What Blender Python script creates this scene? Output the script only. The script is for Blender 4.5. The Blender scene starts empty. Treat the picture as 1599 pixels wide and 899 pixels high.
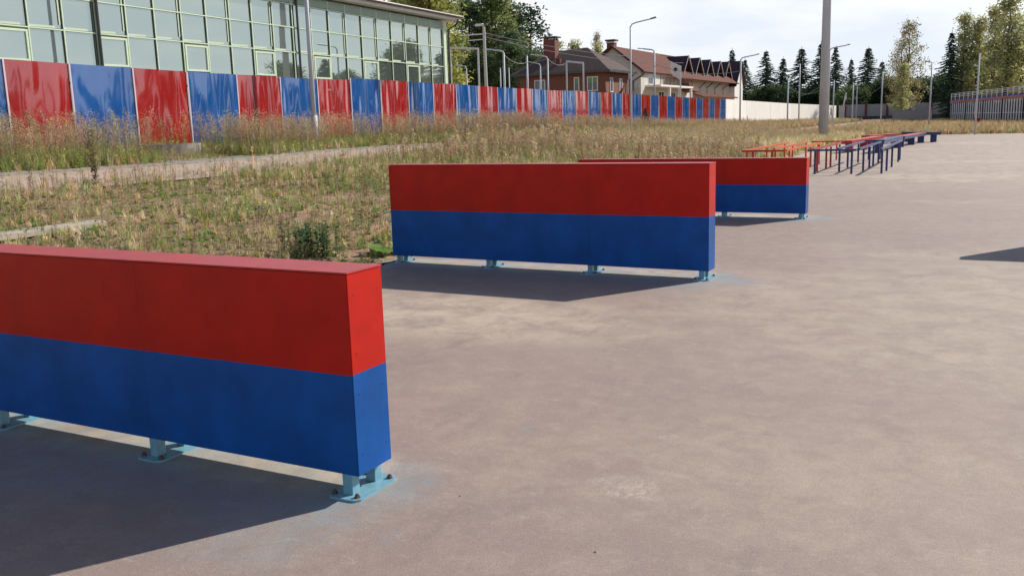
import bpy, bmesh, math, random
import numpy as np
from mathutils import Vector, Matrix
random.seed(7)
rng = np.random.default_rng(7)
sc = bpy.context.scene
col = sc.collection

# ------------------------------------------------------------------ camera
cam = bpy.data.cameras.new("camera"); co = bpy.data.objects.new("camera", cam); col.objects.link(co)
FW = Vector((-0.4439, 0.8782, -0.1779)).normalized(); UP = Vector((-0.0531, 0.1724, 0.9836))
RT = FW.cross(UP).normalized(); UP = RT.cross(FW)
co.matrix_world = Matrix(((RT.x, UP.x, -FW.x, 0), (RT.y, UP.y, -FW.y, 0), (RT.z, UP.z, -FW.z, 1.6), (0, 0, 0, 1)))
cam.sensor_width = 36; cam.lens = 32.355; cam.clip_start = 0.05; cam.clip_end = 6000
sc.camera = co

# ------------------------------------------------------------------ light
SUN_AZ = math.atan2(0.547, 0.837)      # clockwise from +Y
SUN_EL = math.radians(34)
sun = bpy.data.lights.new("sun", 'SUN'); so = bpy.data.objects.new("sun", sun); col.objects.link(so)
sun.energy = 5.0; sun.angle = math.radians(0.6); sun.color = (1.0, 0.94, 0.85)
sd = Vector((math.sin(SUN_AZ) * math.cos(SUN_EL), math.cos(SUN_AZ) * math.cos(SUN_EL), math.sin(SUN_EL)))
so.rotation_euler = sd.to_track_quat('Z', 'Y').to_euler()
sc.view_settings.view_transform = 'Standard'; sc.view_settings.look = 'None'
sc.view_settings.exposure = 0.14; sc.view_settings.gamma = 1

world = bpy.data.worlds.new("World"); sc.world = world; world.use_nodes = True
nt = world.node_tree; nt.nodes.clear()
def N(t, typ, **kw):
    n = t.nodes.new(typ)
    for k, v in kw.items(): setattr(n, k, v)
    return n
out = N(nt, 'ShaderNodeOutputWorld'); bg = N(nt, 'ShaderNodeBackground'); bg.inputs[1].default_value = 0.08
sky = N(nt, 'ShaderNodeTexSky', sky_type='NISHITA', sun_disc=False, sun_elevation=SUN_EL, sun_rotation=SUN_AZ,
        air_density=1.15, dust_density=.8, ozone_density=5.0)
geo = N(nt, 'ShaderNodeNewGeometry'); sep = N(nt, 'ShaderNodeSeparateXYZ')
mp = N(nt, 'ShaderNodeMapping'); mp.inputs['Scale'].default_value = (1, 1, 3.2)
n1 = N(nt, 'ShaderNodeTexNoise'); n1.inputs['Scale'].default_value = 2.6; n1.inputs['Detail'].default_value = 9; n1.inputs['Roughness'].default_value = 0.58
cr = N(nt, 'ShaderNodeValToRGB'); cr.color_ramp.elements[0].position = 0.40; cr.color_ramp.elements[1].position = 0.66
cr.color_ramp.elements[0].color = (0.93, 0.93, 0.93, 1); cr.color_ramp.elements[1].color = (1, 1, 1, 1)
cc = N(nt, 'ShaderNodeValToRGB'); cc.color_ramp.elements[0].position = 0.43; cc.color_ramp.elements[1].position = 0.60
cc.color_ramp.elements[0].color = (0.78, 0.84, 0.93, 1); cc.color_ramp.elements[1].color = (1, 1, 1, 1)
cs = N(nt, 'ShaderNodeVectorMath', operation='SCALE'); cs.inputs[3].default_value = 12.4
mx = N(nt, 'ShaderNodeMix', data_type='RGBA')
L = nt.links.new
L(geo.outputs['Incoming'], mp.inputs[0]); L(mp.outputs[0], n1.inputs[0]); L(n1.outputs[0], cr.inputs[0]); L(n1.outputs[0], cc.inputs[0]); L(cc.outputs[0], cs.inputs[0]); L(cs.outputs[0], mx.inputs[7])
# thin cloud veil: solid towards the horizon, broken overhead
L(geo.outputs['Incoming'], sep.inputs[0])
el = N(nt, 'ShaderNodeMapRange'); el.inputs[1].default_value = -0.14; el.inputs[2].default_value = -0.40; el.inputs[3].default_value = 1.0; el.inputs[4].default_value = 0.04
ml = N(nt, 'ShaderNodeMath', operation='MULTIPLY'); L(sep.outputs[2], el.inputs[0]); L(cr.outputs[0], ml.inputs[0]); L(el.outputs[0], ml.inputs[1])
L(ml.outputs[0], mx.inputs[0]); L(sky.outputs[0], mx.inputs[6]); L(mx.outputs[2], bg.inputs[0]); L(bg.outputs[0], out.inputs[0])

# ------------------------------------------------------------------ material helpers
def mat(name, base, rough=0.6, metal=0.0, spec=0.5, var=0.0, vscale=3.0, bump=0.0, bscale=40.0, coord='Object', stretch=(1, 1, 1), base2=None, detail=5, **extra):
    m = bpy.data.materials.new(name); m.use_nodes = True; t = m.node_tree
    b = t.nodes['Principled BSDF']; b.inputs['Base Color'].default_value = (*base, 1)
    b.inputs['Roughness'].default_value = rough; b.inputs['Metallic'].default_value = metal; b.inputs['Specular IOR Level'].default_value = spec
    tc = N(t, 'ShaderNodeTexCoord'); mp = N(t, 'ShaderNodeMapping'); mp.inputs['Scale'].default_value = stretch
    t.links.new(tc.outputs[coord], mp.inputs[0])
    if var > 0 or base2:
        n = N(t, 'ShaderNodeTexNoise'); n.inputs['Scale'].default_value = vscale; n.inputs['Detail'].default_value = detail; n.inputs['Roughness'].default_value = .6
        t.links.new(mp.outputs[0], n.inputs[0])
        r = N(t, 'ShaderNodeValToRGB'); r.color_ramp.elements[0].position = .33; r.color_ramp.elements[1].position = .67
        b2 = base2 or tuple(min(1, c * (1 + var)) for c in base)
        b1 = base if base2 else tuple(c * (1 - var) for c in base)
        r.color_ramp.elements[0].color = (*b1, 1); r.color_ramp.elements[1].color = (*b2, 1)
        t.links.new(n.outputs[0], r.inputs[0]); t.links.new(r.outputs[0], b.inputs['Base Color'])
    if bump > 0:
        n = N(t, 'ShaderNodeTexNoise'); n.inputs['Scale'].default_value = bscale; n.inputs['Detail'].default_value = 4
        t.links.new(mp.outputs[0], n.inputs[0])
        bp = N(t, 'ShaderNodeBump'); bp.inputs['Strength'].default_value = bump; bp.inputs['Distance'].default_value = 0.02
        t.links.new(n.outputs[0], bp.inputs['Height']); t.links.new(bp.outputs[0], b.inputs['Normal'])
    for k, v in extra.items(): b.inputs[k.replace('_', ' ')].default_value = v
    return m
def foliage(name, trans=0.35, rough=0.7, gain=1.0):
    m = bpy.data.materials.new(name); m.use_nodes = True; t = m.node_tree
    b = t.nodes['Principled BSDF']; o = t.nodes['Material Output']
    a = N(t, 'ShaderNodeAttribute'); a.attribute_name = 'tint'
    g = N(t, 'ShaderNodeVectorMath', operation='SCALE'); g.inputs[3].default_value = gain
    t.links.new(a.outputs['Color'], g.inputs[0]); t.links.new(g.outputs[0], b.inputs['Base Color'])
    b.inputs['Roughness'].default_value = rough; b.inputs['Specular IOR Level'].default_value = 0.25
    tr = N(t, 'ShaderNodeBsdfTranslucent'); t.links.new(g.outputs[0], tr.inputs[0])
    ms = N(t, 'ShaderNodeMixShader'); ms.inputs[0].default_value = trans
    t.links.new(b.outputs[0], ms.inputs[1]); t.links.new(tr.outputs[0], ms.inputs[2]); t.links.new(ms.outputs[0], o.inputs[0])
    return m

M = {}
M['red'] = mat('red_paint', (.47, .011, .004), .44, spec=.20, var=.12, vscale=3.5, bump=.12, bscale=9)
M['redcap'] = mat('glossy_red_cap_paint', (.46, .014, .010), .38, spec=.5, var=.10, vscale=5, Coat_Weight=.25, Coat_Roughness=.25)
M['blue'] = mat('blue_paint', (.003, .080, .32), .44, spec=.20, var=.18, vscale=3.5, bump=.12, bscale=9)
M['lightblue'] = mat('light_blue_enamel', (.13, .32, .42), .45, base2=(.20, .39, .48), vscale=22)
M['bolt'] = mat('rusty_bolt', (.16, .10, .07), .6, metal=.5, var=.3, vscale=60)
M['joint'] = mat('joint_sealant', (.03, .025, .03), .8)
M['fred'] = mat('fence_red_enamel', (.34, .005, .006), .12, var=.10, vscale=1.6, stretch=(1, 1, .35), bump=.16, bscale=2.2, Coat_Weight=1.0, Coat_Roughness=.05, Coat_IOR=1.9)
M['fblue'] = mat('fence_blue_enamel', (.003, .080, .30), .12, var=.12, vscale=1.6, stretch=(1, 1, .35), bump=.16, bscale=2.2, Coat_Weight=1.0, Coat_Roughness=.05, Coat_IOR=1.9)
M['trim'] = mat('pale_fence_trim', (.62, .52, .58), .4)
M['galv'] = mat('galvanised_steel', (.50, .53, .58), .55, metal=.0, var=.10, vscale=2.5, stretch=(1, 1, .25))
M['galvdark'] = mat('weathered_steel', (.20, .21, .22), .5, metal=.3, var=.15)
M['lamphead'] = mat('lamp_head_plastic', (.55, .62, .62), .35)
M['palegreen'] = mat('pale_green_aluminium', (.62, .74, .55), .35, var=.05)
M['glass'] = mat('coated_facade_glass', (.45, .52, .48), .015, metal=.85, bump=.012, bscale=1.1)
M['blind'] = mat('pale_blind_reflection', (.50, .60, .46), .6)
M['spandrel'] = mat('green_spandrel', (.22, .33, .25), .25)
M['whitetrim'] = mat('white_eaves_board', (.66, .66, .63), .5, var=.05)
M['rooftin'] = mat('brown_grey_roof_sheet', (.16, .13, .14), .45, var=.1)
M['pipe'] = mat('dark_downpipe', (.035, .04, .035), .35)
M['plaster'] = mat('pale_plaster', (.55, .52, .46), .85, var=.07, vscale=1.2)
M['shadeplaster'] = M['plaster']
M['brick'] = mat('red_brown_brick', (.20, .080, .050), .9, var=.25, vscale=8)
M['chimbrick'] = mat('chimney_brick', (.17, .055, .042), .85, var=.25, vscale=8)
M['roofbrown'] = mat('brown_roof_tile', (.105, .075, .068), .85, spec=.2, var=.22, vscale=5, bump=.3, bscale=8)
M['roofred'] = mat('red_brown_roof_tile', (.135, .052, .038), .85, spec=.15, var=.2, vscale=4, bump=.3, bscale=8)
M['roofdark'] = mat('dark_maroon_roof', (.055, .022, .025), .5, var=.15, vscale=4)
M['cream'] = mat('cream_render', (.66, .61, .50), .85, var=.05)
M['white'] = mat('white_paint', (.78, .77, .73), .6, var=.03)
M['whitewall'] = mat('whitewashed_concrete', (.82, .80, .75), .85, var=.05, vscale=.8, stretch=(1, 1, .4))
M['window'] = mat('house_window_glass', (.05, .07, .08), .05, spec=.8)
M['greenblind'] = mat('green_window_blind', (.18, .34, .17), .7)
M['concrete'] = mat('grey_concrete', (.33, .31, .28), .9, var=.2, vscale=7, bump=.4, bscale=30)
M['farpanel'] = mat('grey_sheet_fence', (.30, .31, .33), .6, var=.1, vscale=2)
M['pillar'] = mat('dark_red_pillar', (.14, .045, .05), .8, var=.15)
M['plinth'] = mat('dark_plinth', (.06, .07, .08), .8)
M['slat'] = mat('grey_stand_slat', (.80, .80, .80), .5)
M['dark'] = mat('dark_interior', (.02, .022, .025), .9)
M['seatblue'] = mat('blue_strip_paint', (.02, .06, .28), .5)
M['seatpink'] = mat('faded_red_strip_paint', (.45, .14, .13), .6, var=.15, vscale=3)
M['orange'] = mat('orange_enamel', (.62, .085, .02), .38, var=.08)
M['redrail'] = mat('dark_red_enamel', (.36, .022, .018), .4, var=.1)
M['navy'] = mat('navy_enamel', (.012, .035, .15), .35, var=.1)
M['wood'] = mat('weathered_plank', (.36, .31, .24), .85, base2=(.50, .44, .36), vscale=3, stretch=(8, 1, 8), bump=.5, bscale=12)
M['bark'] = mat('brown_bark', (.09, .065, .045), .9, var=.3, vscale=6, bump=.6, bscale=10)
M['birchbark'] = mat('birch_bark', (.30, .28, .25), .85, var=.35, vscale=3, stretch=(1, 1, .5))
M['stem'] = mat('dry_stem', (.16, .10, .06), .85, var=.2)
M['cable'] = mat('grey_cable', (.22, .22, .22), .6)
M['flag'] = mat('red_cloth', (.30, .02, .02), .8)
M['rock'] = mat('small_stone', (.20, .17, .14), .9, var=.3)
M['petal'] = mat('white_petal', (.72, .72, .66), .8)
M['leaf'] = foliage('leaf_tissue', .48, .7, 1.5)
M['weed'] = foliage('dry_weed_tissue', .48, .8, 1.65)
M['needle'] = foliage('needle_tissue', .25, .7, 2.3)  # gain lightens the far conifers to stand in for haze

# ------------------------------------------------------------------ object helpers
def tag(o, label=None, cat=None, group=None, kind=None):
    if label: o['label'] = label
    if cat: o['category'] = cat
    if group: o['group'] = group
    if kind: o['kind'] = kind
    return o
def thing(name, label, cat, loc=(0, 0, 0), rz=0.0, group=None):
    o = bpy.data.objects.new(name, None); o.empty_display_size = .3; col.objects.link(o)
    o.location = loc; o.rotation_euler = (0, 0, rz)
    return tag(o, label, cat, group)
class MB:
    def __init__(s): s.v = []; s.f = []; s.m = []
    def quad(s, a, b, c, d, mi=0):
        i = len(s.v); s.v += [a, b, c, d]; s.f.append((i, i + 1, i + 2, i + 3)); s.m.append(mi); return s
    def poly(s, pts, mi=0):
        i = len(s.v); s.v += list(pts); s.f.append(tuple(range(i, i + len(pts)))); s.m.append(mi); return s
    def box(s, x0, x1, y0, y1, z0, z1, mi=0):
        return s.prism([(x0, y0, z0), (x1, y0, z0), (x1, y1, z0), (x0, y1, z0)], [(x0, y0, z1), (x1, y0, z1), (x1, y1, z1), (x0, y1, z1)], mi)
    def prism(s, lo, hi, mi=0):
        i = len(s.v); n = len(lo); s.v += list(lo) + list(hi)
        s.f.append(tuple(range(i + n - 1, i - 1, -1))); s.f.append(tuple(range(i + n, i + 2 * n)))
        for k in range(n): s.f.append((i + k, i + (k + 1) % n, i + n + (k + 1) % n, i + n + k))
        s.m += [mi] * (n + 2); return s
    def slab(s, pts, th, mi=0):   # thick sheet: pts is a planar loop, extruded along minus its normal
        a, b, c = (Vector(p) for p in pts[:3]); n = (b - a).cross(c - b).normalized() * th
        return s.prism([tuple(Vector(p) - n) for p in pts], [tuple(p) for p in pts], mi)
    def tube(s, pts, r, n=8, mi=0, r2=None, cap=True):
        P = [Vector(p) for p in pts]; k = len(P); i0 = len(s.v)
        for j, p in enumerate(P):
            d = (P[min(j + 1, k - 1)] - P[max(j - 1, 0)]).normalized()
            u = d.orthogonal().normalized() if abs(d.z) < .999 else Vector((1, 0, 0)); w = d.cross(u).normalized(); u = w.cross(d)
            if abs(d.z) < .95: u = Vector((0, 0, 1)).cross(d).normalized(); w = d.cross(u)
            rr = r + ((r2 if r2 is not None else r) - r) * j / max(1, k - 1)
            for q in range(n):
                a = 2 * math.pi * q / n; s.v.append(tuple(p + (u * math.cos(a) + w * math.sin(a)) * rr))
        for j in range(k - 1):
            for q in range(n):
                a = i0 + j * n + q; b = i0 + j * n + (q + 1) % n; s.f.append((a, b, b + n, a + n)); s.m.append(mi)
        if cap:
            s.f.append(tuple(range(i0 + n - 1, i0 - 1, -1))); s.f.append(tuple(i0 + (k - 1) * n + q for q in range(n))); s.m += [mi, mi]
        return s
    def build(s, name, mats, parent=None, loc=None, bevel=0, smooth=False):
        me = bpy.data.meshes.new(name); me.from_pydata([tuple(v) for v in s.v], [], s.f)
        if not isinstance(mats, (list, tuple)): mats = [mats]
        for m in mats: me.materials.append(m)
        me.polygons.foreach_set('material_index', s.m)
        bm = bmesh.new(); bm.from_mesh(me); bmesh.ops.recalc_face_normals(bm, faces=bm.faces)
        if bevel: bmesh.ops.bevel(bm, geom=list(bm.edges), offset=bevel, segments=2, affect='EDGES', profile=.7)
        bm.to_mesh(me); bm.free()
        if smooth: me.polygons.foreach_set('use_smooth', [True] * len(me.polygons))
        return link(name, me, parent, loc)
def link(name, me, parent=None, loc=None):
    o = bpy.data.objects.new(name, me); col.objects.link(o)
    if parent: o.parent = parent
    if loc: o.location = loc
    return o
def npmesh(name, V, F, tint=None, material=None, smooth=False):
    me = bpy.data.meshes.new(name); V = np.asarray(V, np.float32); F = np.asarray(F, np.int32)
    me.vertices.add(len(V)); me.vertices.foreach_set('co', V.ravel())
    k = F.shape[1]; me.loops.add(F.size); me.loops.foreach_set('vertex_index', F.ravel())
    me.polygons.add(len(F)); me.polygons.foreach_set('loop_start', np.arange(0, F.size, k, dtype=np.int32)); me.polygons.foreach_set('loop_total', np.full(len(F), k, np.int32))
    if tint is not None:
        a = me.color_attributes.new('tint', 'FLOAT_COLOR', 'POINT'); c = np.ones((len(V), 4), np.float32); c[:, :3] = tint; a.data.foreach_set('color', c.ravel())
    if smooth: me.polygons.foreach_set('use_smooth', np.ones(len(F), bool))
    me.update(calc_edges=True); me.validate()
    if material: me.materials.append(material)
    return me
def vnoise(x, y, seed=0):
    x = np.asarray(x, float); y = np.asarray(y, float)
    xi = np.floor(x).astype(np.int64); yi = np.floor(y).astype(np.int64); fx = x - xi; fy = y - yi
    fx = fx * fx * (3 - 2 * fx); fy = fy * fy * (3 - 2 * fy)
    def h(a, b):
        n = (a * 374761393 + b * 668265263 + seed * 974634777) & 0xffffffff; n = ((n ^ (n >> 13)) * 1274126177) & 0xffffffff
        return ((n ^ (n >> 16)) & 0xffff) / 65535.
    return (h(xi, yi) * (1 - fx) + h(xi + 1, yi) * fx) * (1 - fy) + (h(xi, yi + 1) * (1 - fx) + h(xi + 1, yi + 1) * fx) * fy
def fbm(x, y, seed=0, o=4):
    s = 0; a = .5
    for k in range(o): s = s + a * vnoise(x * 2 ** k, y * 2 ** k, seed + k); a *= .5
    return s / (1 - .5 ** o)
def ss(x, a, b):
    t = np.clip((x - a) / (b - a), 0, 1); return t * t * (3 - 2 * t)

# ------------------------------------------------------------------ ground
EDGE = 6.28
def H(X, Y, bumps=True):
    X = np.asarray(X, float); Y = np.asarray(Y, float); t = -X
    edge = EDGE + .10 * (vnoise(Y * 1.3, 0 * Y, 5) - .5)
    h = np.clip(.98 - .005 * (Y - 15), .15, 1.05)
    w = np.clip((t - edge) / 14.5, 0, 1) ** .8
    z = h * w
    far = ss(Y, 62.5, 70) * .12 * (1 - w)
    z = z + far
    if bumps:
        m = ss(t, edge + .0, edge + .5) + ss(Y, 63, 65) * .4; m = np.clip(m, 0, 1) * (1 - .85 * path_mask(X, Y))
        z = z + m * ((fbm(X * 1.1, Y * 1.1, 11) - .5) * .16 + (fbm(X * 5, Y * 5, 21) - .5) * .06 + .02) - .02 * (1 - ss(t, edge - .05, edge + .05)) * (1 - ss(Y, 62.8, 63.2))
    return z
def path_c(Y):
    Y = np.asarray(Y, float)
    return np.interp(Y, [-20, 8, 12, 17, 20, 24, 28, 34, 43, 55, 62, 71, 92, 126, 150], [15.9, 15.7, 15.75, 15.75, 16.0, 16.8, 17.0, 16.6, 16.0, 13.5, 11.6, 10.2, 10.2, 10.0, 9.5])
def path_w(Y): return np.interp(np.asarray(Y, float), [-20, 30, 60, 90, 126], [1.5, 1.45, 1.6, 2.0, 2.6])
def path_mask(X, Y):
    d = np.abs(-np.asarray(X, float) - path_c(Y)); return 1 - ss(d, path_w(Y), path_w(Y) + .35)

def axis(segs):
    a = []
    for lo, hi, st in segs: a += list(np.arange(lo, hi, st))
    return np.array(a + [segs[-1][1]])
def grid(xs, ys):
    X, Y = np.meshgrid(xs, ys); n, m = X.shape
    idx = np.arange(n * m).reshape(n, m)
    F = np.stack([idx[:-1, :-1], idx[:-1, 1:], idx[1:, 1:], idx[1:, :-1]], -1).reshape(-1, 4)
    return X.ravel(), Y.ravel(), F
xs = axis([(-3000, -400, 400), (-400, -60, 20), (-60, -24, 2), (-24, -5.6, .14), (-5.6, 20, 2), (20, 400, 30), (400, 3000, 400)])
ys = axis([(-600, -20, 80), (-20, 0, 2), (0, 34, .16), (34, 70, .5), (70, 180, 3), (180, 600, 40), (600, 4000, 400)])
X, Y, F = grid(xs, ys)
Z = H(X, Y)
me = npmesh('ground', np.stack([X, Y, Z], 1), F, smooth=True)
m = bpy.data.materials.new('sandy_soil'); m.use_nodes = True; t = m.node_tree; b = t.nodes['Principled BSDF']; b.inputs['Roughness'].default_value = .95; b.inputs['Specular IOR Level'].default_value = .1
g = N(t, 'ShaderNodeNewGeometry')
na = N(t, 'ShaderNodeTexNoise'); na.inputs['Scale'].default_value = 1.1; na.inputs['Detail'].default_value = 8
nb = N(t, 'ShaderNodeTexNoise'); nb.inputs['Scale'].default_value = 9; nb.inputs['Detail'].default_value = 8; nb.inputs['Roughness'].default_value = .7
r1 = N(t, 'ShaderNodeValToRGB'); e = r1.color_ramp.elements; e[0].position = .36; e[0].color = (.21, .165, .095, 1); e[1].position = .58; e[1].color = (.42, .285, .195, 1)
r2 = N(t, 'ShaderNodeValToRGB'); e = r2.color_ramp.elements; e[0].position = .3; e[0].color = (.5, .5, .5, 1); e[1].position = .7; e[1].color = (1.35, 1.3, 1.25, 1)
mm = N(t, 'ShaderNodeMix', data_type='RGBA', blend_type='MULTIPLY'); mm.inputs[0].default_value = 1
bp = N(t, 'ShaderNodeBump'); bp.inputs['Strength'].default_value = .8; bp.inputs['Distance'].default_value = .04
for q in (na, nb): t.links.new(g.outputs['Position'], q.inputs[0])
t.links.new(na.outputs[0], r1.inputs[0]); t.links.new(nb.outputs[0], r2.inputs[0]); t.links.new(r1.outputs[0], mm.inputs[6]); t.links.new(r2.outputs[0], mm.inputs[7])
t.links.new(mm.outputs[2], b.inputs[0]); t.links.new(nb.outputs[0], bp.inputs['Height']); t.links.new(bp.outputs[0], b.inputs['Normal'])
me.materials.append(m)
tag(link('ground', me), kind='structure')

# barriers: right-hand front corner, yaw, thickness, bottom, top, colour split
BAR = [(-2.32, 3.06, -.0168, .2425, .1078, 1.0004, .5557), (-2.30, 8.83, -.034, .2133, .0917, 1.1466, .6242), (-2.29, 14.50, -.0415, .1945, .0793, .9247, .5151), (4.62, 12.20, -.02, .21, .09, 1.16, .63)]
BLEN = 3.78
LEGT = [.07, 1.27, 2.50, 3.71]
# asphalt
xs = axis([(-6.34, -5.4, .04), (-5.4, 2.2, .05), (2.2, 8, .5), (8, 60, 6)])
ys = axis([(-30, 0, 2), (0, 15, .05), (15, 30, .25), (30, 63, 1)])
X, Y, F = grid(xs, ys)
el = X < -5.9; X = np.where(X < -6.2, -(EDGE + .0 + .22 * (fbm(Y * 1.5, 0 * Y, 3) - .5)) + (X + 6.34), X)
lim = 62.9 + .8 * (fbm(X * .4, 0 * X, 8) - .5); Y = np.where(Y > 62.5, lim, Y)
blue = np.zeros_like(X)
for (bx, by, ya, T, zb, zt, zs) in BAR:
    for l in LEGT:
        px = bx - l * math.cos(ya); py = by - l * math.sin(ya) + T / 2
        d = np.hypot((X - px) * .75, (Y - py)); d = d + (fbm(X * 4, Y * 4, 31) - .5) * .55
        blue = np.maximum(blue, (1 - ss(d, .12, .42)) * .75)
    # faint overspray along the wall, strengthened to tint its shadow bluer
    lx = (X - bx) * math.cos(ya) + (Y - by) * math.sin(ya); ly = -(X - bx) * math.sin(ya) + (Y - by) * math.cos(ya)
    ins = ss(lx, -BLEN - .2, -BLEN + .1) * (1 - ss(lx, 0, .25))
    blue = np.maximum(blue, ins * (1 - ss(np.abs(ly + .10) + (fbm(X * 3, Y * 3, 33) - .5) * .6, .15, .70)) * .5)
speck = (np.hypot(X + 2.04, (Y - 4.2)) < .03) * .5; blue = np.maximum(blue, speck)
ch = 1 - ss(np.hypot((X + 1.29) / 1.15, (Y - 3.65)) + (fbm(X * 9, Y * 9, 41) - .5) * .22, .03, .16)
sand_sunlight = ss(fbm(X * .22 + 3.1, Y * .30 + .7, 51), .56, .76) * .45 + .55 * ss(Y, 14, 30)  # far term lightens the colour to stand in for low-angle sheen
sand_sunlight = np.maximum(sand_sunlight, (1 - ss(np.hypot((X + 4.2) / 2.6, (Y - 6.6) / 1.1), .3, 1.25)) * .95)
for (bx, by, ya, T, zb, zt, zs) in BAR: sand_sunlight = np.maximum(sand_sunlight, ss(X, bx - BLEN - .2, bx - BLEN + .2) * (1 - ss(X, bx - .2, bx + .3)) * (1 - ss(np.abs(Y - by - .25), .12, .4)) * .95)  # pale tone added under each barrier to brighten its sunlit strip
sand_sunlight = np.maximum(sand_sunlight, (1 - ss(-EDGE - X + .0 + 0 * Y, -1.2, -.0)) * 0)
me = npmesh('asphalt', np.stack([X, Y, 0 * X + .002], 1), F, tint=np.stack([blue, ch, sand_sunlight], 1))
m = bpy.data.materials.new('dusty_asphalt'); m.use_nodes = True; t = m.node_tree; b = t.nodes['Principled BSDF']; b.inputs['Roughness'].default_value = .70; b.inputs['Specular IOR Level'].default_value = .4
lk = t.links.new
g = N(t, 'ShaderNodeNewGeometry'); at = N(t, 'ShaderNodeAttribute'); at.attribute_name = 'tint'; sp = N(t, 'ShaderNodeSeparateColor'); lk(at.outputs['Color'], sp.inputs[0])
def noise(scale, detail=6, rough=.6, st=(1, 1, 1), dist=0.0):
    mp_ = N(t, 'ShaderNodeMapping'); mp_.inputs['Scale'].default_value = st; lk(g.outputs['Position'], mp_.inputs[0])
    n = N(t, 'ShaderNodeTexNoise'); n.inputs['Scale'].default_value = scale; n.inputs['Detail'].default_value = detail; n.inputs['Roughness'].default_value = rough; n.inputs['Distortion'].default_value = dist
    lk(mp_.outputs[0], n.inputs[0]); return n.outputs[0]
def ramp(src, p0, c0, p1, c1, *more):
    r = N(t, 'ShaderNodeValToRGB'); e = r.color_ramp.elements; e[0].position = p0; e[0].color = (*c0, 1); e[1].position = p1; e[1].color = (*c1, 1)
    for p, c in more: q = e.new(p); q.color = (*c, 1)
    lk(src, r.inputs[0]); return r.outputs[0]
def mix(fac, a, c, mode='MIX'):
    n = N(t, 'ShaderNodeMix', data_type='RGBA', blend_type=mode)
    if isinstance(fac, float): n.inputs[0].default_value = fac
    else: lk(fac, n.inputs[0])
    for i, v in ((6, a), (7, c)):
        if isinstance(v, tuple): n.inputs[i].default_value = (*v, 1)
        else: lk(v, n.inputs[i])
    return n.outputs[2]
def mul(a, c):
    n = N(t, 'ShaderNodeMath', operation='MULTIPLY')
    for i, v in ((0, a), (1, c)):
        if isinstance(v, float): n.inputs[i].default_value = v
        else: lk(v, n.inputs[i])
    return n.outputs[0]
W1 = (1, 1, 1); K0 = (0, 0, 0)
c = ramp(noise(.45, 4, .55), .35, (.296, .224, .190), .65, (.328, .250, .212))
c = mix(ramp(noise(4.5, 12, .78, dist=.4), .47, K0, .60, (.55,) * 3), c, (.39, .305, .25))                  # ragged dust
c = mix(mul(sp.outputs[2], ramp(noise(2.4, 11, .74, dist=.4), .38, (.10,) * 3, .60, W1)), c, (.55, .45, .34))  # blown sand, with the painted far sheen and sunlit strips
c = mix(ramp(noise(9, 11, .78, (.55, 1.35, 1), .7), .57, K0, .64, (.60,) * 3), c, (.43, .355, .30))            # scuffs
c = mix(ramp(noise(26, 8, .78, (.7, 1.3, 1), .6), .59, K0, .66, (.55,) * 3), c, (.46, .39, .33))               # small pale flecks
c = mix(ramp(noise(60, 5, .7), .665, K0, .72, (.7,) * 3), c, (.10, .08, .07))                                  # dark pits
c = mix(ramp(noise(2.1, 10, .74, (1.2, .5, 1), .6), .55, K0, .68, (.32,) * 3), c, (.185, .148, .140))          # dark smears
c = mix(1.0, c, ramp(noise(210, 4, .85), .25, (.55,) * 3, .75, (1.42,) * 3), 'MULTIPLY')                       # aggregate
c = mix(mul(sp.outputs[0], ramp(noise(9, 10, .75), .36, (.15,) * 3, .60, (.85,) * 3)), c, (.20, .33, .40))     # blue overspray and painted blue shadow tint
c = mix(mul(sp.outputs[1], ramp(noise(20, 12, .8, (1.6, .7, 1), 0), .44, K0, .60, (.85,) * 3)), c, (.55, .47, .39))   # chalky scrape
lk(c, b.inputs[0])
bp = N(t, 'ShaderNodeBump'); bp.inputs['Strength'].default_value = .35; bp.inputs['Distance'].default_value = .006; lk(noise(120, 4, .8), bp.inputs['Height']); lk(bp.outputs[0], b.inputs['Normal'])
me.materials.append(m); ASPH = m
tag(link('asphalt_pavement', me), kind='structure')

# path along the field
ys = axis([(-10, 8, 1), (8, 60, .5), (60, 128, 1)]); q = np.linspace(-1, 1, 13)
Q, YY = np.meshgrid(q, ys); n_, m_ = Q.shape; idx = np.arange(n_ * m_).reshape(n_, m_)
F = np.stack([idx[:-1, :-1], idx[:-1, 1:], idx[1:, 1:], idx[1:, :-1]], -1).reshape(-1, 4)
wob = 1 + .06 * (vnoise(YY * .9, Q * 0, 77) - .5)
XX = -(path_c(YY)) + Q * path_w(YY) * wob
ZZ = H(XX, YY, False) + .035 + .012 * (1 - Q ** 2)
me = npmesh('path', np.stack([XX.ravel(), YY.ravel(), ZZ.ravel()], 1), F, smooth=True)
m = mat('sandy_path', (.37, .27, .205), .9, base2=(.48, .365, .285), vscale=1.2, bump=.4, bscale=20)
me.materials.append(m); tag(link('path', me), kind='structure')
ys = axis([(-10, 8, 1), (8, 62, .5)]); mb = MB()
for i in range(len(ys) - 1):
    def pt(y, o, dz):
        x = -float(path_c(y)) - float(path_w(y)) + o; return (x, y, float(H(x, y, False)) + dz)
    a, c_ = ys[i], ys[i + 1] - .012
    mb.prism([pt(a, -.62, -.1), pt(a, .02, -.1), pt(c_, .02, -.1), pt(c_, -.62, -.1)], [pt(a, -.62, .09), pt(a, .02, .07), pt(c_, .02, .07), pt(c_, -.62, .09)])
kb = mb.build('path_edging', mat('grey_path_edging', (.27, .245, .205), .9, var=.18, vscale=2.5, bump=.3, bscale=25)); tag(kb, kind='structure')

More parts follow.
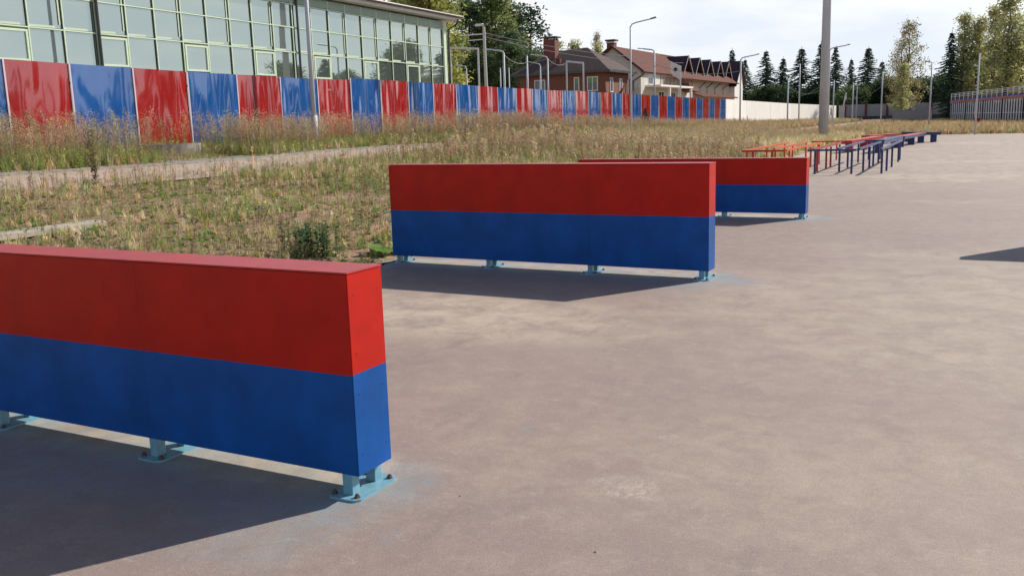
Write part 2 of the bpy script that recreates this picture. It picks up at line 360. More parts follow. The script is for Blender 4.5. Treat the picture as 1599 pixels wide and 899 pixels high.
# ------------------------------------------------------------------ striped barriers
def plate_mesh():
    mb = MB(); pts = []
    w, l, r = .088, .158, .04
    for cx, cy, a0 in ((w - r, l - r, 0), (-w + r, l - r, 90), (-w + r, -l + r, 180), (w - r, -l + r, 270)):
        for k in range(5): a = math.radians(a0 + k * 22.5); pts.append((cx + r * math.cos(a), cy + r * math.sin(a)))
    mb.prism([(x, y, 0) for x, y in pts], [(x, y, .010) for x, y in pts]); return mb
def bolt_mesh():
    mb = MB()
    for r, z0, z1, n in ((.015, 0, .003, 12), (.011, .003, .013, 6), (.0065, .013, .018, 8)):
        mb.prism([(r * math.cos(2 * math.pi * k / n), r * math.sin(2 * math.pi * k / n), z0) for k in range(n)], [(r * math.cos(2 * math.pi * k / n), r * math.sin(2 * math.pi * k / n), z1) for k in range(n)])
    return mb
proto_plate = plate_mesh().build('base_plate', M['lightblue']); pm = proto_plate.data; bpy.data.objects.remove(proto_plate)
proto_bolt = bolt_mesh().build('bolt', M['bolt']); bm_ = proto_bolt.data; bpy.data.objects.remove(proto_bolt)
BL = ['nearest red over blue barrier wall, cut off by the left edge of the photo', 'middle red over blue barrier wall standing alone on four pale blue feet',
      'farthest red over blue barrier wall, partly hidden behind the middle one', 'red over blue barrier wall outside the right edge that throws the lone shadow on the asphalt']
for bi, (bx, by, ya, T, zb, zt, zs) in enumerate(BAR):
    root = thing('barrier_wall', BL[bi], 'barrier', (bx, by, 0.002), ya, 'red and blue barrier walls across the asphalt track')
    two = [M['red'], M['blue']]
    cuts = [0, -1.265, -2.52, -BLEN]
    sh = .006  # sheet thickness
    for k in range(3):
        x1, x0 = cuts[k] - (.0007 if k else 0), cuts[k + 1] + (.0007 if k < 2 else 0)
        for (y0, y1) in ((0, sh), (T - sh, T)):
            dy = random.uniform(-.0006, .0006)
            mb = MB(); mb.box(x0, x1, y0 + dy, y1 + dy, zs, zt - .011, 0); mb.box(x0, x1, y0 + dy, y1 + dy, zb, zs, 1)
            mb.build('side_panel', two, root)
    for (x0, x1) in ((-.0005, .0055), (-BLEN - .0055, -BLEN + .0005)):
        mb = MB(); mb.box(x0, x1, .001, T - .001, zs + .004, zt - .011, 0); mb.box(x0, x1, .001, T - .001, zb, zs + .004, 1)
        mb.build('end_panel', two, root)
    mb = MB(); mb.box(-BLEN + .01, -.01, .012, T - .012, zb + .01, zt - .014); mb.build('core', M['dark'], root)
    mb = MB(); mb.box(-BLEN - .008, .008, -.003, T + .003, zt - .008, zt); mb.build('top_cap', M['redcap'], root, bevel=.0015)
    # screws
    mb = MB()
    for k in range(4):
        for z in (zb + .05, zb + .28, zs - .06, zs + .1, zt - .12):
            for dx in (-.03, .03):
                x = cuts[k] + dx
                if -BLEN < x < 0:
                    mb.tube([(x, -.0015, z), (x, .004, z)], .0026, 6)
    for z in (zb + .09, zs - .09, zs + .09, zt - .1):
        for y in (.035, T - .035): mb.tube([(.003, y, z), (.0072, y, z)], .0026, 6)
    s_ = mb.build('screws', M['joint'], root); s_['kind'] = 'stuff'
    for li, l in enumerate(LEGT):
        plate = link('base_plate', pm, root, (-l, T / 2, 0)); 
        for (ox, oy) in ((.062, .122), (-.062, .122), (.062, -.122), (-.062, -.122)):
            bo = link('bolt', bm_, plate, (ox + random.uniform(-.004, .004), oy, .0095)); bo.rotation_euler = (0, 0, random.random() * 3)
        w = .026; ys_ = (.012 + w, T - .012 - w)
        for yy in ys_:
            mb = MB(); mb.box(-l - w, -l + w, yy - w, yy + w, .009, zb + .012)
            mb.build('leg', M['lightblue'], root, bevel=.003)

# ------------------------------------------------------------------ sheet metal fence
FX = -21.17
SJ = [10.98, 12.98, 14.98, 16.82, 18.85, 20.85, 22.92, 24.99, 26.97, 28.95, 30.92, 32.91, 34.88, 36.87, 38.92, 40.94, 43.0, 44.91, 46.87, 48.89, 50.86, 52.87, 54.9, 56.9, 58.81, 60.79, 62.74, 64.8, 66.76, 68.81, 70.88, 72.91, 74.88, 76.98, 79.0, 81.12, 83.04, 85.0, 86.97]
ZJ = [3.50, 3.47, 3.45, 3.41, 3.38, 3.34, 3.32, 3.3, 3.28, 3.38, 3.36, 3.34, 3.32, 3.32, 3.29, 3.26, 3.25, 3.25, 3.21, 3.22, 3.24, 3.23, 3.21, 3.2, 3.19, 3.18, 3.16, 3.14, 3.13, 3.11, 3.09, 3.07, 3.06, 3.05, 3.04, 3.03, 3.02, 3.01, 3.0]
fence = thing('sheet_metal_fence', 'long glossy sheet metal fence of alternating red and blue panels behind the weeds', 'fence', (FX, 14.98, 0))
sc_mb = MB()
for k in range(len(SJ) - 1):
    y0, y1 = SJ[k] + .012, SJ[k + 1] - .012; nx, nz = (22, 18) if k < 16 else (14, 12)
    zt0 = ZJ[k]; zt1 = ZJ[k + 1] + (-.07 if k == 8 else 0)
    if k == 8: zt0 -= .0
    u, v = np.meshgrid(np.linspace(0, 1, nx), np.linspace(0, 1, nz)); zlo = float(H(FX, (y0 + y1) / 2, False)) - .02
    A = 1.35 if k < 14 else .65
    fq = .45 if k < 5 else 1.0; ph = rng.random(4) * 6.28; bow = (rng.random(3) - .5)
    d = A * (.010 * np.sin(u * 6.28 * (1.5 + rng.random()) * fq + ph[0] + 1.3 * v) + .005 * np.sin(u * 6.28 * (3.2 + rng.random() * 1.5) * fq + ph[1] - 1.6 * v) + .012 * bow[0] * np.cos(3.14 * v + ph[2]) + .024 * (fbm(u * 3.0 + k * 7, v * 1.6 + k * 3, 61, 3) - .5)) + .018 * bow[1] * v * (u - .5) - .004 * (1 - v)
    yy = y0 + u * (y1 - y0); zz = zlo + v * ((zt0 + (zt1 - zt0) * u) - zlo)
    Vt = np.stack([d.ravel() + .0, (yy - 14.98).ravel(), zz.ravel()], 1)
    idx = np.arange(nx * nz).reshape(nz, nx); F = np.stack([idx[:-1, :-1], idx[:-1, 1:], idx[1:, 1:], idx[1:, :-1]], -1).reshape(-1, 4)
    me = npmesh('panel', Vt, F, smooth=True); me.materials.append(M['fred'] if k % 2 == 0 else M['fblue'])
    o = link('panel', me, fence); sm_ = o.modifiers.new('thickness', 'SOLIDIFY'); sm_.thickness = .004; sm_.offset = -1; es = o.modifiers.new('crisp_rim', 'EDGE_SPLIT'); es.split_angle = 1.0
    mb = MB(); s = SJ[k] - 14.98; mb.box(.006, .022, s - .022, s + .022, float(H(FX, SJ[k], False)), max(ZJ[k], .1) - .005); mb.build('joint_strip', M['trim'], fence)
    if k < 12:
        for a in (.06, .30, .53, .77, .95):
            for zz_ in (.04, .27, .5, .73, .96):
                yv = y0 + a * (y1 - y0) - 14.98; zv = zlo + zz_ * (min(zt0, zt1) - zlo); j = int(zz_ * (nz - 1)); i_ = int(a * (nx - 1))
                x = float(d[j, i_]); sc_mb.box(x, x + .006, yv - .009, yv + .009, zv - .009, zv + .009)
mb = MB(); mb.box(.0, .022, SJ[-1] - 14.98 - .02, SJ[-1] - 14.98 + .02, .6, 3.0); mb.build('joint_strip', M['trim'], fence)
o = sc_mb.build('fence_screws', M['galvdark'], fence); o['kind'] = 'stuff'
mb = MB()
for zz in (1.5, 2.9): mb.box(-.09, -.03, -4, 72, zz, zz + .05)
for s in SJ[::2]: mb.box(-.15, -.09, s - 14.98 - .03, s - 14.98 + .03, .3, 2.95)
o = mb.build('back_frame', M['galvdark'], fence)

# ------------------------------------------------------------------ glass sports hall
GX = -26.36; S0 = 19.62; BW = 1.25
hall = thing('glass_hall', 'long two storey hall with a pale green framed glass facade behind the striped fence', 'building', (GX, S0, 0))
def sl(s): return -.0103 * (s - S0)
bays = list(range(-8, 20)); SE = S0 + 20 * BW
rows = [(.6, 2.35), (2.35, 3.80), (3.80, 4.90), (4.90, 5.93), (5.93, 6.88)]
for bI in bays:
    ya, yb = bI * BW, (bI + 1) * BW; s = S0 + ya
    win = (bI % 3 == 2)
    for ri, (z0, z1) in enumerate(rows):
        tilt = rng.normal(0, .0022, 2)
        a0, a1 = ya + .03, yb - .03; q0, q1 = z0 + .03 + sl(s), z1 - .03 + sl(s)
        if ri == 2 and win:
            fr = MB(); w1 = .07
            a0 += .03; a1 -= .03; q0 += .02; q1 -= .06
            fr.box(.02, .075, a0, a0 + w1, q0, q1); fr.box(.02, .075, a1 - w1, a1, q0, q1); fr.box(.02, .075, a0 + w1, a1 - w1, q0, q0 + w1); fr.box(.02, .075, a0 + w1, a1 - w1, q1 - w1, q1)
            sash = fr.build('window_sash', M['palegreen'], hall, bevel=.006)
            mb = MB(); mb.quad((.03, a0 + w1, q0 + w1), (.03, a1 - w1, q0 + w1), (.034, a1 - w1, q1 - w1), (.034, a0 + w1, q1 - w1)); mb.build('pane', M['glass'], sash)
            continue
        mb = MB(); w = (a1 - a0) / 2; hh = (q1 - q0) / 2
        X4 = [tilt[0] * sx * w + tilt[1] * sz * hh for sx, sz in ((-1, -1), (1, -1), (1, 1), (-1, 1))]
        lo = [(X4[0] - .02, a0, q0), (X4[1] - .02, a1, q0), (X4[2] - .02, a1, q1), (X4[3] - .02, a0, q1)]; hi = [(x + .02, y, z) for x, y, z in lo]
        mb.prism(lo, hi); mb.build('glass_pane', M['glass'], hall)
    # pale strips: painted reflection just above the lower transom, blind edges beside the mullions
    mb = MB(); mb.box(.022, .030, ya + .04, ya + BW * random.uniform(.55, .8), 4.93 + sl(s), 5.0 + sl(s)); mb.build('reflection_strip', M['blind'], hall)
    if bI % 2 == 0:
        mb = MB(); mb.box(.022, .030, yb - .14, yb - .085, 5.05 + sl(s), 6.8 + sl(s)); mb.build('inner_post', M['blind'], hall)
    mb = MB(); mb.box(.0, .06, ya + .03, yb - .03, 6.91 + sl(s), 7.28 + sl(s)); mb.build('spandrel_panel', M['spandrel'], hall)
for bI in bays + [20]:
    ya = bI * BW; s = S0 + ya; mb = MB(); mb.box(-.05, .062, ya - .020, ya + .020, .5, 7.28 + sl(s)); mu = mb.build('mullion', M['palegreen'], hall); mb = MB(); mb.box(-.01, .03, ya - .036, ya - .0205, .5, 6.88 + sl(s)); mb.build('mullion_shadow', M['pipe'], mu)  # dark strip beside each mullion stands in for its shadow line
for z in (2.35, 3.80, 4.90, 5.93, 6.88):
    mb = MB(); y0, y1 = -8 * BW - .1, 20 * BW + .03
    mb.prism([(-.04, y0, z - .020 + .0103 * 10), (.058, y0, z - .020 + .0103 * 10), (.058, y1, z - .020 - .2575), (-.04, y1, z - .020 - .2575)], [(-.04, y0, z + .020 + .103), (.058, y0, z + .020 + .103), (.058, y1, z + .020 - .2575), (-.04, y1, z + .020 - .2575)])
    mb.build('transom', M['palegreen'], hall)
mb = MB(); mb.prism([(-14, -12, .3), (-.06, -12, .3), (-.06, 25.3, .3), (-14, 25.3, .3)], [(-14, -12, 7.4), (-.06, -12, 7.4), (-.06, 25.3, 7.0), (-14, 25.3, 7.0)]); mb.build('wall', M['plaster'], hall)
mb = MB(); mb.box(-.05, .10, 25.03, 25.33, .3, 7.0); mb.build('corner_post', M['palegreen'], hall)
# eaves and roof
E0, E1 = -12, 26.15
def ez(y): return 7.30 - .0075 * y
mb = MB(); mb.prism([(-14.5, E0, ez(E0)), (.55, E0, ez(E0)), (.55, E1, ez(E1)), (-14.5, E1, ez(E1))], [(-14.5, E0, ez(E0) + .16), (.55, E0, ez(E0) + .16), (.55, E1, ez(E1) + .16), (-14.5, E1, ez(E1) + .16)]); mb.build('eaves_board', M['whitetrim'], hall)
mb = MB(); mb.prism([(-7, E0, ez(E0) + .17), (.66, E0, ez(E0) + .17), (.66, E1 + .1, ez(E1) + .17), (-7, E1 + .1, ez(E1) + .17)], [(-7, E0, ez(E0) + 1.5), (.66, E0, ez(E0) + .27), (.66, E1 + .1, ez(E1) + .27), (-7, E1 + .1, ez(E1) + 1.5)]); mb.build('roof', M['rooftin'], hall)
mb = MB(); mb.tube([(.70, E0, ez(E0) + .24), (.70, E1, ez(E1) + .20)], .055, 8); mb.build('gutter', M['rooftin'], hall)
for y in (22.15 - S0, 32.38 - S0):
    mb = MB(); mb.tube([(.12, y, .9), (.12, y, 7.1)], .05, 10); mb.tube([(.12, y, 7.1), (.62, y, 7.32)], .05, 10); mb.build('downpipe', M['pipe'], hall)
mb = MB(); mb.tube([(.15, 25.45, .9), (.15, 25.45, 6.6), (.62, 25.7, 6.95), (.62, 25.75, 7.15)], .05, 10); mb.build('downpipe', M['pipe'], hall)

# ------------------------------------------------------------------ brick house
def window(root, plane, c, a0, a1, z0, z1, blind=True, frame=None):
    """c is the wall plane; plane 'y' faces -Y, plane 'x' faces +X"""
    fr = MB(); w = .07
    def bx(mb, p0, p1, q0, q1, d0, d1):
        if plane == 'y': mb.box(p0, p1, c - d1, c - d0, q0, q1)
        else: mb.box(c + d0, c + d1, p0, p1, q0, q1)
    bx(fr, a0, a0 + w, z0, z1, 0, .06); bx(fr, a1 - w, a1, z0, z1, 0, .06); bx(fr, a0 + w, a1 - w, z0, z0 + w, 0, .06); bx(fr, a0 + w, a1 - w, z1 - w, z1, 0, .06)
    if a1 - a0 > .8: bx(fr, (a0 + a1) / 2 - .03, (a0 + a1) / 2 + .03, z0 + w, z1 - w, 0, .055)
    f = fr.build('window', frame or M['white'], root)
    g_ = MB(); bx(g_, a0 + w, a1 - w, z0 + w, z1 - w, .005, .02); g_.build('pane', M['window'], f)
    if blind: g_ = MB(); bx(g_, a0 + w, a1 - w, z1 - w - (z1 - z0) * .38, z1 - w, .022, .028); g_.build('blind', M['greenblind'], f)
HX0, HX1, HY0, HY1 = -33.14, -25.78, 68.0, 73.2
house = thing('brick_house', 'single storey red brick house with a dark brown hipped roof and brick chimney', 'house', (0, 0, 0))
mb = MB(); mb.box(HX0, HX1, HY0, HY1, .3, 5.28); mb.build('wall', M['brick'], house)
rf = MB(); a, b_, c_, d_ = (HX0 - .6, HY0 - .6, 5.2), (HX1 + .55, HY0 - .6, 5.2), (HX1 + .55, HY1 + .6, 5.2), (HX0 - .6, HY1 + .6, 5.2); r0, r1_ = (-31.4, 70.6, 7.05), (-28.3, 70.6, 7.22)
rf.poly([a, b_, r1_, r0]); rf.poly([b_, c_, r1_]); rf.poly([c_, d_, r0, r1_]); rf.poly([d_, a, r0]); rf.poly([d_, c_, b_, a]); roof = rf.build('roof', M['roofbrown'], house)
mb = MB(); mb.box(HX0 - .62, HX1 + .57, HY0 - .63, HY0 - .602, 5.08, 5.26); mb.box(HX1 + .552, HX1 + .58, HY0 - .6, HY1 + .6, 5.08, 5.26); mb.build('fascia', M['pipe'], house)
mb = MB(); mb.box(-31.55, -30.55, 69.3, 70.1, 6.2, 7.95); ch_ = mb.build('chimney', M['chimbrick'], roof)
mb = MB(); mb.box(-31.7, -30.4, 69.15, 70.25, 8.05, 8.15); mb.box(-31.5, -31.4, 69.4, 69.5, 7.95, 8.05); mb.box(-30.7, -30.6, 69.4, 69.5, 7.95, 8.05); mb.box(-31.5, -31.4, 69.9, 70.0, 7.95, 8.05); mb.box(-30.7, -30.6, 69.9, 70.0, 7.95, 8.05); mb.build('chimney_cap', M['pipe'], house)
mb = MB(); mb.box(-30.1, -29.8, 68.5, 68.9, 5.9, 6.35); mb.build('roof_vent', M['roofred'], house)
window(house, 'y', HY0, -27.3, -26.4, 3.72, 4.82); window(house, 'y', HY0, -28.4, -27.95, 3.72, 4.82); window(house, 'y', HY0, -31.8, -30.85, 3.7, 4.75, blind=False)
window(house, 'x', HX1, 68.9, 69.5, 3.6, 4.7, blind=False); window(house, 'x', HX1, 71.0, 71.6, 3.6, 4.7, blind=False)
for k in range(2):
    pass
mb = MB(); mb.tube([(HX1 + .5, 73.3, 5.1), (HX1 + .15, 73.1, 4.7), (HX1 + .12, 73.05, .5)], .05, 6); mb.build('downpipe', M['pipe'], house)
flag = thing('red_flag', 'drooping dark red flag beside the right corner of the brick house', 'flag', (-24.9, 68.6, 1))
mb = MB(); mb.tube([(0, 0, -.3), (.45, 0, 3.25)], .02, 6); mb.build('pole', M['galvdark'], flag)
mb = MB(); mb.slab([(-.35, 0, 2.15), (.1, .03, 2.2), (.46, 0, 3.2), (.30, -.05, 2.9)], .02); mb.build('cloth', M['flag'], flag)

# ------------------------------------------------------------------ long gabled house
lh = thing('gabled_house', 'long cream house with a red brown roof and a row of dark steep gabled dormers', 'house', (0, 0, 0))
GXW = -32.07
mb = MB()
prof = [(-38.3, .3), (GXW, .3), (GXW, 6.6), (-35.12, 8.95), (-38.3, 6.75)]
mb.prism([(x, 95.0, z) for x, z in prof], [(x, 111, z) for x, z in prof]); mb.build('wall', M['plaster'], lh)
mb = MB(); prof = [(-38.3, .3), (-32.3, .3), (-32.3, 6.2), (-35.12, 8.7), (-38.3, 6.2)]
mb.prism([(x, 111, z) for x, z in prof], [(x, 139, z) for x, z in prof]); mb.build('rear_wall', M['cream'], lh)
rt = MB()
rt.slab([(-31.6, 94.5, 6.32), (-31.6, 104, 6.32), (-35.12, 104, 9.12), (-35.12, 94.5, 9.12)], .14)
rt.slab([(-31.0, 104, 5.86), (-31.0, 111.0, 5.86), (-35.12, 111.0, 9.12), (-35.12, 104, 9.12)], .14)
rt.slab([(-31.1, 111.0, 5.95), (-31.1, 136, 5.95), (-35.12, 136, 9.0), (-35.12, 111.0, 9.0)], .12)
rt.slab([(-35.13, 94.5, 9.12), (-35.13, 137, 9.12), (-39, 137, 6.3), (-39, 94.5, 6.3)], .14)
roof2 = rt.build('roof', M['roofred'], lh)
mb = MB(); mb.slab([(-31.58, 94.42, 6.24), (-35.12, 94.42, 9.05), (-35.12, 94.42, 9.22), (-31.5, 94.42, 6.42)], .1); mb.slab([(-35.12, 94.42, 9.05), (-39, 94.42, 6.2), (-39, 94.42, 6.38), (-35.12, 94.42, 9.22)], .1); mb.build('rake_board', M['roofdark'], lh)
mb = MB(); mb.box(-36.0, -35.2, 95.4, 96.3, 8.1, 9.65); ch_ = mb.build('chimney', M['chimbrick'], roof2)
mb = MB(); mb.box(-36.08, -35.12, 95.32, 96.38, 9.50, 9.62); mb.build('chimney_band', M['whitetrim'], lh)
mb = MB(); mb.box(-36.15, -35.05, 95.25, 96.45, 9.7, 9.85); mb.build('chimney_cap', M['roofdark'], lh)
for k, yc in enumerate([112.9, 118.1, 123.3, 128.6, 133.4]):
    hw = 2.35; ap = 8.82; ba = 6.35
    mb = MB(); mb.slab([(-32.0, yc - hw, ba - .1), (-36.2, yc - hw, ba - .1), (-36.2, yc, ap), (-32.0, yc, ap)][::-1], .10); mb.slab([(-32.0, yc, ap), (-36.2, yc, ap), (-36.2, yc + hw, ba - .1), (-32.0, yc + hw, ba - .1)][::-1], .10)
    d_o = mb.build('dormer', M['roofdark'], lh)
    mb = MB(); mb.prism([(-33.0, yc - hw + .75, ba), (-33.0, yc + hw - .75, ba), (-33.0, yc, ap - .9)], [(-32.9, yc - hw + .75, ba), (-32.9, yc + hw - .75, ba), (-32.9, yc, ap - .9)]); mb.build('gable_face', M['white'], d_o)
    mb = MB()
    for sgn in (-1, 1): mb.slab([(-31.98, yc, ap + .03), (-31.98, yc + sgn * hw, ba - .08), (-31.98, yc + sgn * hw, ba - .17), (-31.98, yc, ap - .07)], .05)
    mb.build('rake_board', M['whitetrim'], d_o)
    mb = MB(); mb.box(-32.89, -32.86, yc - .3, yc + .3, 6.5, 7.1); mb.build('window', M['window'], d_o)
# end bay
mb = MB(); mb.prism([(-33, 135.3, .3), (-33, 140.4, .3), (-33, 140.4, 7), (-33, 138.2, 9.0), (-33, 135.3, 6.2)], [(-31.6, 135.3, .3), (-31.6, 140.4, .3), (-31.6, 140.4, 7), (-31.6, 138.2, 9.0), (-31.6, 135.3, 6.2)]); mb.build('end_bay', M['white'], lh)
mb = MB(); mb.slab([(-31.2, 134.6, 5.6), (-31.2, 138.2, 9.25), (-37, 138.2, 9.25), (-37, 134.6, 5.6)], .12); mb.slab([(-31.2, 138.2, 9.25), (-31.2, 141.4, 6.0), (-37, 141.4, 6.0), (-37, 138.2, 9.25)], .12); mb.build('end_roof', M['roofdark'], lh)
mb = MB(); mb.slab([(-30.9, 115.8, 3.95), (-30.9, 134.6, 3.95), (-32.4, 134.6, 4.5), (-32.4, 115.8, 4.5)], .1); mb.build('canopy_roof', M['roofred'], lh)
mb = MB(); mb.prism([(-30.6, 108.8, 4.6), (-30.6, 113.4, 4.4), (-32.5, 113.4, 4.4), (-32.5, 108.8, 4.6)], [(-31.2, 110.0, 5.5), (-31.2, 111.5, 5.5), (-32.5, 111.5, 5.5), (-32.5, 110.0, 5.5)]); mb.build('porch_roof', M['roofred'], lh)
for y in (118, 121.5, 125.5, 130):
    mb = MB(); mb.tube([(-31.2, y, 5.75), (-32.2, y + .9, 5.2), (-32.2, y + .9, 4.45)], .06, 6); mb.build('downpipe', M['pipe'], lh)
mb = MB(); mb.tube([(-31.6, 95.2, 6.3), (-32.0, 95.0, 5.9), (-32.9, 94.9, 5.4), (-32.9, 94.9, .8)], .07, 6); mb.build('downpipe', M['pipe'], lh)
# balcony
mb = MB(); mb.box(-32.05, -30.4, 96.6, 109.2, 4.78, 4.98); mb.build('balcony_slab', M['white'], lh)
rl = MB()
for k in range(25): y = 96.7 + k * .515; rl.box(-30.48, -30.42, y, y + .05, 4.98, 5.85)
rl.box(-30.5, -30.4, 96.6, 109.2, 5.85, 5.93); rl.build('railing', M['roofred'], lh)
for y in (100.2, 104.0, 108.7): mb = MB(); mb.box(-30.7, -30.45, y, y + .25, .4, 4.78); mb.build('column', M['white'], lh)
window(lh, 'x', GXW, 97.4, 99.0, 5.05, 6.2, blind=False); window(lh, 'x', GXW, 101, 103, 2.9, 4.4, blind=False); window(lh, 'x', GXW, 105.5, 107.5, 2.9, 4.4, blind=False)
mb = MB(); mb.slab([(-32.9, 94.6, 4.2), (-32.1, 94.6, 4.9), (-32.1, 94.6, 4.7), (-32.9, 94.6, 4.0)], .1); mb.build('stair_beam', M['wood'], lh)

# ------------------------------------------------------------------ white wall, far walls
def zg(x, y): return float(H(x, y, False))
ww = thing('white_wall', 'long whitewashed concrete wall continuing past the end of the striped fence', 'wall', (-21.2, 87.2, 0))
pl = [(-21.2, 87.12, 3.03), (-21.05, 95, 2.93), (-19.64, 112, 2.65), (-17.78, 125, 2.46), (-17.0, 130, 2.36)]
for (x0, y0, z0), (x1, y1, z1) in zip(pl, pl[1:]):
    n = max(1, round(math.hypot(x1 - x0, y1 - y0) / 3.1)); d = Vector((x1 - x0, y1 - y0, 0)).normalized(); nn = Vector((d.y, -d.x, 0)) * .09
    for k in range(n):
        a = k / n; c_ = (k + 1) / n; p = Vector((x0 + (x1 - x0) * a, y0 + (y1 - y0) * a, 0)); q_ = Vector((x0 + (x1 - x0) * c_, y0 + (y1 - y0) * c_, 0)) - d * .02
        za = z0 + (z1 - z0) * a; zb_ = z0 + (z1 - z0) * c_; off = Vector((-21.2, 87.2, 0)); j = nn.normalized() * random.uniform(-.01, .01)
        lo = [p - nn + j - off, q_ - nn + j - off, q_ + nn + j - off, p + nn + j - off]
        mb = MB(); mb.prism([(v.x, v.y, .2) for v in lo], [(lo[0].x, lo[0].y, za), (lo[1].x, lo[1].y, zb_), (lo[2].x, lo[2].y, zb_), (lo[3].x, lo[3].y, za)]); mb.build('panel', M['whitewall'], ww)
gp = MB(); gp.box(-.32, .32, -.2, .2, 0, 2.05); gp.box(-.38, .38, -.26, .26, 2.05, 2.12); gpo = gp.build('gate_pillar', M['plaster'], loc=(-15.6, 125, .2)); tag(gpo, 'beige gate pillar between the white wall and the grey fence', 'pillar')
ff = thing('grey_fence', 'grey sheet fence with dark red brick pillars along the far side of the road', 'fence', (-18.4, 150, 0))
for k in range(9):
    x0 = k * 3.0; mb = MB(); mb.box(x0 + .3, x0 + 3.0, -.04, .04, .75, 2.52 - k * .015); mb.build('panel', M['farpanel'], ff)
    mb = MB(); mb.box(x0 + .3, x0 + 3.0, -.12, .12, -.2, .75); mb.build('plinth', M['plinth'], ff)
    mb = MB(); mb.box(x0, x0 + .3, -.2, .2, -.2, 2.62); mb.build('pillar', M['pillar'], ff)
sh_ = thing('concrete_shed', 'low grey shed with a flat roof beside the sparse tree', 'shed', (-8.6, 112, .15))
mb = MB(); mb.box(0, 3.9, 0, 2.4, 0, 1.35); mb.build('wall', mat('ribbed_grey_wall', (.34, .31, .30), .8, var=.12, vscale=4, stretch=(3, 3, .3)), sh_)
mb = MB(); mb.prism([(-.45, -.2, 1.36), (4.0, -.2, 1.46), (4.0, 2.6, 1.46), (-.45, 2.6, 1.36)], [(-.45, -.2, 1.44), (4.0, -.2, 1.54), (4.0, 2.6, 1.54), (-.45, 2.6, 1.44)]); mb.build('roof', M['concrete'], sh_)
mb = MB()
for k in range(13): mb.box(.15 + k * .29, .19 + k * .29, -.03, 0, .05, 1.33)
o = mb.build('wall_ribs', M['farpanel'], sh_); o['kind'] = 'stuff'
# spectator stand
sx0, sy0, sx1, sy1 = -2.83, 112.7, 9.5, 76.6
SL = math.hypot(sx1 - sx0, sy1 - sy0); sang = math.atan2(sy1 - sy0, sx1 - sx0)
st = thing('spectator_stand', 'grey slatted spectator stand with blue and red bands and a white railing', 'stand', (sx0, sy0, .0), sang)
def sz(a): return 2.08 + .012 * a
mb = MB(); 
for k in range(int(SL / .62)):
    a = k * .62; mb.box(a, a + .24, -.03, .0, .15, sz(a))
o = mb.build('slat_screen', M['slat'], st); o['kind'] = 'stuff'
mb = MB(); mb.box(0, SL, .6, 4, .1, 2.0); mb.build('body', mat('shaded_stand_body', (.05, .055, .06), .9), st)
for k in range(9): a = k * 4.9; mb = MB(); mb.box(a, a + .14, -.12, -.04, .0, sz(a) + .05); mb.build('post', M['dark'], st)
mb = MB(); mb.prism([(0, -.10, 2.10), (SL, -.10, 2.10 + .012 * SL), (SL, .6, 2.10 + .012 * SL), (0, .6, 2.10)], [(0, -.06, 2.34), (SL, -.06, 2.34 + .012 * SL), (SL, .6, 2.34 + .012 * SL), (0, .6, 2.34)]); mb.build('red_band', M['seatpink'], st)
mb = MB(); mb.prism([(0, .1, 2.35), (SL, .1, 2.35 + .012 * SL), (SL, .6, 2.35 + .012 * SL), (0, .6, 2.35)], [(0, .1, 2.54), (SL, .1, 2.54 + .012 * SL), (SL, .6, 2.54 + .012 * SL), (0, .6, 2.54)]); mb.build('blue_band', M['seatblue'], st)
for k in range(int(SL / 1.3)): a = k * 1.3; mb = MB(); mb.box(a, a + .06, .0, .06, 2.35 + .012 * a, 3.12 + .012 * a); mb.build('railing_post', M['white'], st)
for dz in (2.75, 2.93, 3.08): mb = MB(); mb.tube([(0, .03, dz), (SL, .03, dz + .012 * SL)], .03, 6); mb.build('rail', M['white'], st)
for z in (1.0,): mb = MB(); mb.box(0, SL, -.07, -.035, z, z + .06); mb.build('screen_rail', M['slat'], st)
bn = MB(); bn.box(-.25, .25, -.2, .2, 0, .5); bn.box(-.28, .28, -.23, .23, .5, .56); o = bn.build('red_bin', M['flag'], loc=(-.1, 88, .16), bevel=.02); tag(o, 'small dark red box standing in front of the grey stand', 'box')

